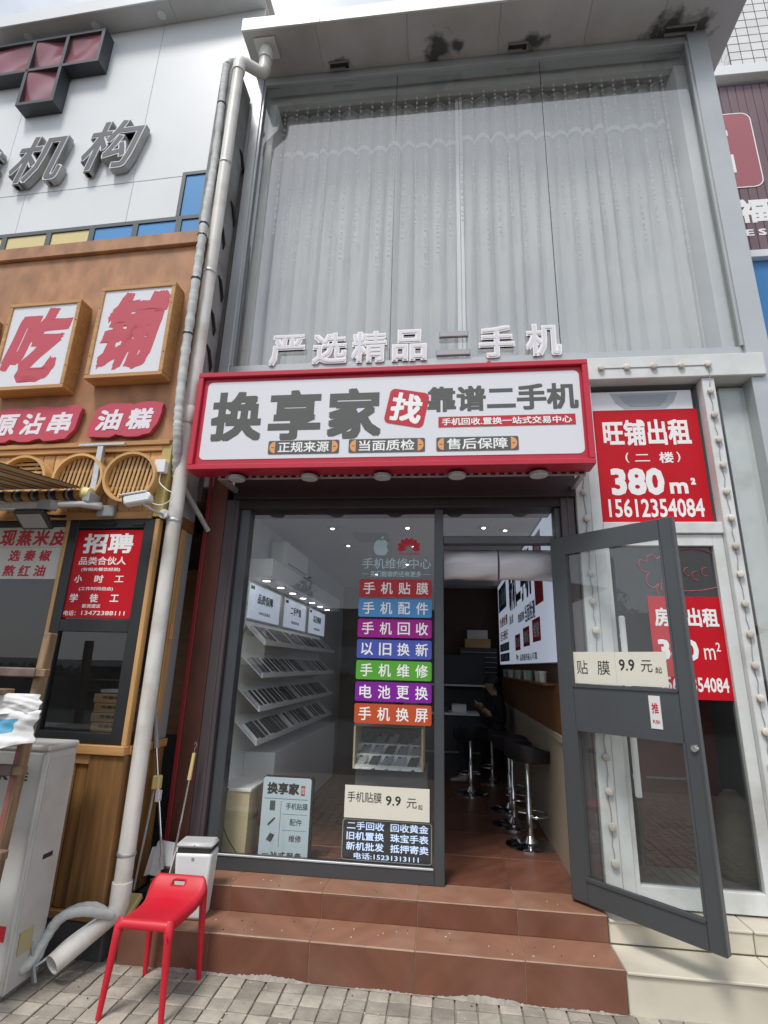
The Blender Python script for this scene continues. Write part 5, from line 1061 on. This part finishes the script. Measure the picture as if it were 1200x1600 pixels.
# work counter and shelves at the back
t = thing('work_counter', 'dark work counter with pale edges across the back of the shop', 'counter', (0, 0, 0))
m_dlam = mat('dark_laminate', (.035, .035, .04), .5)
bx('counter_top', m_disp, t, -1.2, .45, 7.75, 8.3, 1.09, 1.115, c=.003); bx('counter_front', m_dlam, t, -1.2, .45, 7.8, 7.82, ZU, 1.09, c=0); bx('upper_shelf', m_disp, t, -1.2, .6, 8.35, 8.6, 1.45, 1.47, c=.003); bx('back_board', m_dlam, t, -1.2, .6, 8.6, 8.62, .9, 1.9, c=0); bx('foot_rail', m_gplastic, t, -1.2, .45, 7.7, 7.74, .62, .64, c=.003)
for i, (x, w, h) in enumerate(((-.9, .3, .22), (-.5, .2, .12), (-.1, .26, .08), (.18, .2, .1))): tag(bx('supply_box', (m_greylam, m_cardb, m_dlam, m_disp)[i], None, x-w/2, x+w/2, 7.9, 8.15, 1.116, 1.116+h, c=.004), ('grey', 'brown', 'black', 'white')[i]+' supply box on the dark work counter at the back', 'box')
t = thing('parts_rack', 'dark parts rack of thin trays against the back wall', 'rack', (0, 0, 0)); bx('rack_frame', m_dlam, t, .22, .8, 8.7, 8.95, .34, 2.02, c=.003)
for k in range(7): bx('tray', m_gplastic, t, .23, .79, 8.66, 8.7, 1.5+.075*k, 1.512+.075*k, c=0)
tag(bx('paper_box', m_cardb, None, .3, .7, 8.7, 8.9, 2.022, 2.16, c=.004), 'brown box on top of the parts rack at the back wall', 'box'); tag(bx('paper_stack', mat('paper_white', (.55, .54, .5), .8), None, .34, .66, 8.72, 8.9, 2.161, 2.3, c=.004), 'stack of white paper on the brown box at the back wall', 'paper stack')
# ---------------------------------------------------------------- seated person with a phone
PERS = thing('person', 'person in black sitting on a stool near the back wall, looking down at a phone', 'person', (0, 0, 0))
m_skin = mat('skin', (.42, .25, .17), .55); m_cloth = mat('black_top', (.012, .012, .014), .85); m_jean = mat('dark_jeans', (.025, .03, .042), .85); m_hair = mat('black_hair', (.012, .01, .01), .6); m_shoe = mat('pale_sneaker', (.45, .43, .4), .6)
def skin(name, V, E_, m, parent, lvl=2):
    me = bpy.data.meshes.new(name); me.from_pydata([v[:3] for v in V], E_, []); me.materials.append(m)
    o = inst(name, me, parent); o.modifiers.new('s', 'SKIN')
    for i, v in enumerate(V):
        d_ = me.skin_vertices[0].data[i]; r = v[3]; d_.radius = r if isinstance(r, tuple) else (r, r); d_.use_root = (i == 0)
    s_ = o.modifiers.new('u', 'SUBSURF'); s_.levels = s_.render_levels = lvl; return o
# one continuous body: pelvis, torso, neck, head, arms, legs
V = [(.66, 7.42, .93, (.15, .13)), (.70, 7.42, 1.08, (.145, .115)), (.70, 7.42, 1.24, (.16, .115)), (.66, 7.42, 1.335, (.13, .09)), (.63, 7.42, 1.40, .05), (.595, 7.42, 1.45, .056), (.575, 7.42, 1.51, .088), (.59, 7.42, 1.57, .082),
     (.67, 7.26, 1.315, .058), (.70, 7.21, 1.17, .046), (.69, 7.2, 1.07, .042), (.57, 7.23, 1.15, .034), (.47, 7.27, 1.225, .024),
     (.67, 7.58, 1.315, .058), (.70, 7.63, 1.17, .046), (.68, 7.62, 1.06, .042), (.56, 7.56, 1.12, .034), (.47, 7.5, 1.19, .024),
     (.58, 7.33, .93, .088), (.36, 7.31, .985, .078), (.2, 7.31, 1.0, .062), (.19, 7.33, .8, .06), (.22, 7.36, .56, .045), (.235, 7.37, .42, .036),
     (.58, 7.51, .92, .088), (.4, 7.55, .94, .078), (.27, 7.57, .94, .062), (.27, 7.58, .75, .058), (.31, 7.6, .55, .044), (.33, 7.6, .43, .036)]
E_ = [(0, 1), (1, 2), (2, 3), (3, 4), (4, 5), (5, 6), (6, 7), (2, 8), (8, 9), (9, 10), (10, 11), (11, 12), (2, 13), (13, 14), (14, 15), (15, 16), (16, 17), (0, 18), (18, 19), (19, 20), (20, 21), (21, 22), (22, 23), (0, 24), (24, 25), (25, 26), (26, 27), (27, 28), (28, 29)]
o = skin('body', V, E_, m_skin, PERS)
dg = bpy.context.evaluated_depsgraph_get(); me = bpy.data.meshes.new_from_object(o.evaluated_get(dg)); o.modifiers.clear(); o.data = me
me.materials.clear(); [me.materials.append(x) for x in (m_skin, m_cloth, m_jean)]
for p in me.polygons:
    c = p.center; p.use_smooth = True
    if c.z > 1.385 and c.x < .66: k = 0
    elif c.x < .56 and c.z > 1.08 : k = 0
    elif c.z < .985 or (c.x < .5): k = 2
    else: k = 1
    p.material_index = k
b = MB()
for s_ in (-1, 1): b.lathe([(.005, -.006), (.016, -.004), (.02, .004), (.012, .01)], (.6, 7.42+s_*.088, 1.51), 10, axis='y')
b.build('ear', m_skin, PERS, 60)
b = MB(); b.add([(.495, 7.42, 1.515), (.474, 7.42, 1.475), (.50, 7.404, 1.472), (.50, 7.436, 1.472), (.50, 7.42, 1.465)], [(0, 1, 2), (0, 3, 1), (1, 4, 2), (1, 3, 4)]); b.build('nose', m_skin, PERS, 60)
b = MB(); b.box(.487, .494, 7.405, 7.435, 1.445, 1.451); b.build('mouth', mat('lips', (.25, .1, .08), .6), PERS)
for s_ in (-1, 1): MB().lathe([(.004, -.003), (.01, 0), (.004, .003)], (.4925, 7.42+s_*.032, 1.515), 10, axis='x').build('eye', m_blackpl, PERS, 60)
b = MB(); vs = []; fs = []; n1, n2 = 8, 18
for j in range(n1+1):
    for k in range(n2):
        th = R(8+j*(86-8)/n1+ (22 if math.cos(2*math.pi*k/n2) > 0 else 0)*j/n1); a = 2*math.pi*k/n2; r = .1+.004*math.sin(k*3.1+j)
        vs.append((.592+r*1.05*math.sin(th)*math.cos(a)+.004, 7.42+r*.93*math.sin(th)*math.sin(a), 1.525+r*math.cos(th)*1.05))
for j in range(n1):
    for k in range(n2): fs.append((j*n2+k, j*n2+(k+1) % n2, (j+1)*n2+(k+1) % n2, (j+1)*n2+k))
fs.append(tuple(range(n2))); o = b.add(vs, fs).build('hair', m_hair, PERS, 80); md = o.modifiers.new('t', 'SOLIDIFY'); md.thickness = .012
for s_, hx, hy, hz in ((1, .455, 7.28, 1.235), (-1, .455, 7.49, 1.2)):
    V = [(hx+.02, hy, hz-.005, .022), (hx-.02, hy+.012*s_, hz+.02, (.03, .018))]; E2 = [(0, 1)]
    for f_ in range(4):
        q_ = len(V); y0 = hy+.012*s_+(-.028+.018*f_); l_ = (.8, .95, 1, .85)[f_]
        V += [(hx-.045, y0, hz+.035, .0105), (hx-.07*l_-.01, y0+.012*s_, hz+.05, .0095), (hx-.075*l_, y0+.03*s_, hz+.066, .008)]; E2 += [(1, q_), (q_, q_+1), (q_+1, q_+2)]
    q_ = len(V); V += [(hx, hy+.03*s_, hz+.035, .011), (hx-.03, hy+.045*s_, hz+.06, .009)]; E2 += [(0, q_), (q_, q_+1)]
    skin('hand', V, E2, m_skin, PERS, 1)
for x, y, lab in ((.235, 7.37, 0), (.33, 7.6, 1)):
    V = [(x+.03, y, .385, (.042, .045)), (x-.06, y-.005, .372, (.045, .034)), (x-.15, y-.01, .362, (.042, .024)), (x-.19, y-.01, .36, (.03, .02))]
    skin('shoe', V, [(0, 1), (1, 2), (2, 3)], m_shoe, PERS, 2)
t = thing('mobile_phone', 'mobile phone held up by the seated person in black', 'phone', (.395, 7.37, 1.29), 0); M_ = Matrix.Rotation(R(38), 4, 'Y')
b = MB(); b.box(-.037, .037, -.075, .075, -.004, .004, c=.003, M=M_); b.build('phone_body', m_blackpl, t); b = MB(); b.box(-.033, .033, -.07, .07, .0042, .0048, M=M_); b.build('phone_screen', mat('phone_screen', (.3, .35, .4), .3, emit=.4), t)
# ---------------------------------------------------------------- buildings to the right and across the street
t = thing('purple_signboard', 'purple-grey plank signboard with a pink badge and white writing on the right neighbour', 'signboard', (0, 5.0, 0))
x = 2.62
while x < 6.0: bx('plank', m_purple, t, x+.003, x+.088, 0, .05, 6.03, 8.42, c=.004); x += .09
bx('plank_backing', m_black, t, 2.6, 6.1, .052, .09, 5.95, 8.5, c=0); bx('top_ledge', m_wpanel, t, 2.6, 6.1, -.09, .1, 8.49, 8.64, c=.004); bx('bottom_ledge', m_wpanel, t, 2.6, 6.1, -.06, .1, 5.93, 6.02, c=.004)
m_pink = mat('pink_badge_film', (.36, .11, .13), .5)
MB().prism(rrect(2.7, 3.52, 6.9, 7.99, .11), -.004, -.001).build('badge', m_pink, t)
oo, ii = rrect(2.7, 3.52, 6.9, 7.99, .11), rrect(2.712, 3.508, 6.912, 7.978, .1); n = len(oo); MB().add([(x, -.006, z) for x, z in oo]+[(x, -.006, z) for x, z in ii], [(i, (i+1) % n, (i+1) % n+n, i+n) for i in range(n)]).build('badge_edge', m_white, t)
for x0, x1, z0, z1 in ((2.95, 3.245, 7.66, 7.74), (2.95, 3.23, 7.42, 7.62), (2.95, 3.26, 7.12, 7.38)): MB().box(x0, x1, -.006, -.004, z0, z1).build('badge_character', m_white, t)
txt('福', 3.185, 3.52, 6.42, 6.74, -.002, m_white, t, bold=.035)
txt('ESS', 3.23, 3.56, 6.25, 6.335, -.002, m_white, t, bold=.03, space=1.5)
t = thing('blue_signboard', 'blue sign panel below the purple plank signboard on the right neighbour', 'signboard', (0, 5.0, 0)); bx('blue_panel', mat('blue_sign', (.04, .22, .52), .4), t, 2.6, 6.1, 0, .08, 4.0, 5.925, c=.004)
t = thing('neighbour_building', 'plain wall of the right neighbour carrying the purple and blue signboards', 'building', (0, 0, 0)); bx('wall', m_conc, t, 2.62, 8, 5.1, 12, 0, 8.45, c=0); bx('low_front', m_metal, t, 2.62, 8, 5.0, 5.098, 0, 3.99, c=0)
t = thing('tiled_tower', 'tall building faced with white square tiles beyond the purple signboard', 'building', (0, 0, 0))
bx('tower_core', mat('tile_grout', (.12, .12, .125), .9), t, 5.52, 12, 8.02, 14, 0, 26, c=0)
me = MB().box(-.0985, .0985, -.012, 0, -.0985, .0985, c=.006).build('wall_tile', m_wtile, mesh_only=True); me2 = MB().box(-.012, 0, -.0985, .0985, -.0985, .0985, c=.006).build('wall_tile', m_wtile, mesh_only=True)
rest = MB()
for j in range(60):
    for i in range(26):
        x, z = 5.625+.21*i, 8.6+.21*j
        if 1.6 < (x-5.5) < 3.0 and 13.3 < z < 14.15: continue
        if i < 6 and 15 < j < 44: inst('wall_tile', me, t, (x, 8.019, z), (random.uniform(-.006, .006), 0, random.uniform(-.006, .006)))
        else: rest.box(x-.0985, x+.0985, 8.007, 8.019, z-.0985, z+.0985)
for j in range(60):
    for i in range(8):
        y, z = 8.13+.21*i, 8.6+.21*j
        if i < 2 and 15 < j < 44: inst('wall_tile', me2, t, (5.519, y, z))
        else: rest.box(5.507, 5.519, y-.0985, y+.0985, z-.0985, z+.0985)
tag(rest.build('tile_field', m_wtile, t), kind='stuff')
w = bx('window_frame', m_metal, t, 7.05, 8.55, 8.0, 8.03, 13.25, 14.2, c=.004); bx('window_pane', m_dark, w, 7.12, 8.5, 7.992, 7.999, 13.32, 14.13, c=0)
t = thing('stair_window', 'sloping teal glass window bay between the canopy and the white tiled building', 'window', (0, 0, 0)); bx('bay_glass', m_teal, t, 4.6, 5.43, 8.2, 8.3, 8, 13.2, c=0); b = MB(); b.box(5.43, 5.5, 8.17, 8.3, 8, 13.3).box(4.6, 5.43, 8.18, 8.3, 13.2, 13.28); b.build('bay_frame', m_wpanel, t)
# low building with upturned eaves and trees across the street, seen as reflections in the glass
t = thing('eaved_building', 'low dark building with upturned tiled eaves reflected in the shop glass', 'building', (3, -30, -.14))
bx('wall', mat('dark_brick_wall', (.12, .1, .09), .9, var=.2), t, -16, 16, -6, 0, 0, 4.2, c=0)
b = MB(); P = [(-17.5, 4.7), (-16.6, 4.3), (-15, 4.2), (15, 4.2), (16.6, 4.3), (17.5, 4.7), (14.5, 5.6), (-14.5, 5.6)]; b.prism(P, -6.8, 1.2); b.build('roof', mat('grey_roof_tile', (.09, .095, .1), .8, var=.3), t)
for k in range(9): bx('window', m_teal, t, -14+3.4*k, -12+3.4*k, .01, .05, 1, 3, c=0)
m_bark = mat('bark', (.09, .065, .045), .9, bump=.4); m_leaf = mat('foliage', (.05, .085, .03), .7, var=.4, vs=1)
t = thing('added_dark_hedge', 'dark hedge added out of view to darken the low reflection in the stall glass', 'hedge', (0, -12, -.14)); b = MB(); rd = random.Random(9)  # unseen hedge, added so the lower stall glass mirrors something dark
for k in range(9000):
    p = Vector((rd.uniform(-30, 30), rd.uniform(-.5, .5), rd.uniform(.05, 1.5))); a, e = Vector((rd.gauss(0, 1), rd.gauss(0, 1), rd.gauss(0, 1))).normalized()*.13, Vector((rd.gauss(0, 1), rd.gauss(0, 1), rd.gauss(0, 1))).normalized()*.1
    b.add([p-a, p+e, p+a, p-e], [(0, 1, 2, 3)])
b.build('hedge_leaves', m_leaf, t); bx('hedge_core', m_bark, t, -30, 30, -.3, .3, 0, 1.3, c=0)
def tree(x, y, h, label, seed):
    rd = random.Random(seed); t = thing('street_tree', label, 'tree', (x, y, -.14)); b = MB(); b.tube([(0, 0, 0), (.1, .05, h*.3), (.0, .1, h*.6)], [.2, .15, .07], 8)
    for k in range(5): a = k*1.3; b.tube([(.05, .05, h*.35), (math.cos(a)*h*.16, math.sin(a)*h*.16, h*.58), (math.cos(a)*h*.25, math.sin(a)*h*.25, h*.75)], [.09, .05, .02], 6)
    b.build('trunk', m_bark, t); b = MB()
    cl = [(rd.gauss(0, h*.17), rd.gauss(0, h*.17), h*rd.uniform(.5, .95), h*rd.uniform(.07, .15)) for k in range(26)]
    for k in range(2600):
        c = rd.choice(cl); v = Vector((rd.gauss(0, 1), rd.gauss(0, 1), rd.gauss(0, 1))).normalized()*c[3]*rd.uniform(.6, 1.05); p = Vector(c[:3])+v; a, e = Vector((rd.gauss(0, 1), rd.gauss(0, 1), rd.gauss(0, 1))).normalized()*.11, Vector((rd.gauss(0, 1), rd.gauss(0, 1), rd.gauss(0, 1))).normalized()*.08
        b.add([p-a, p+e, p+a, p-e], [(0, 1, 2, 3)])
    b.build('crown', m_leaf, t)
tree(-9, -20, 6, 'broad street tree across the road reflected at the left in the stall glass', 1); tree(-15, -22, 7, 'tall street tree across the road reflected in the stall glass', 2); tree(8, -22, 6.5, 'street tree across the road reflected in the vacant shop glass', 3)
bpy.data.scenes.remove(_tsc)
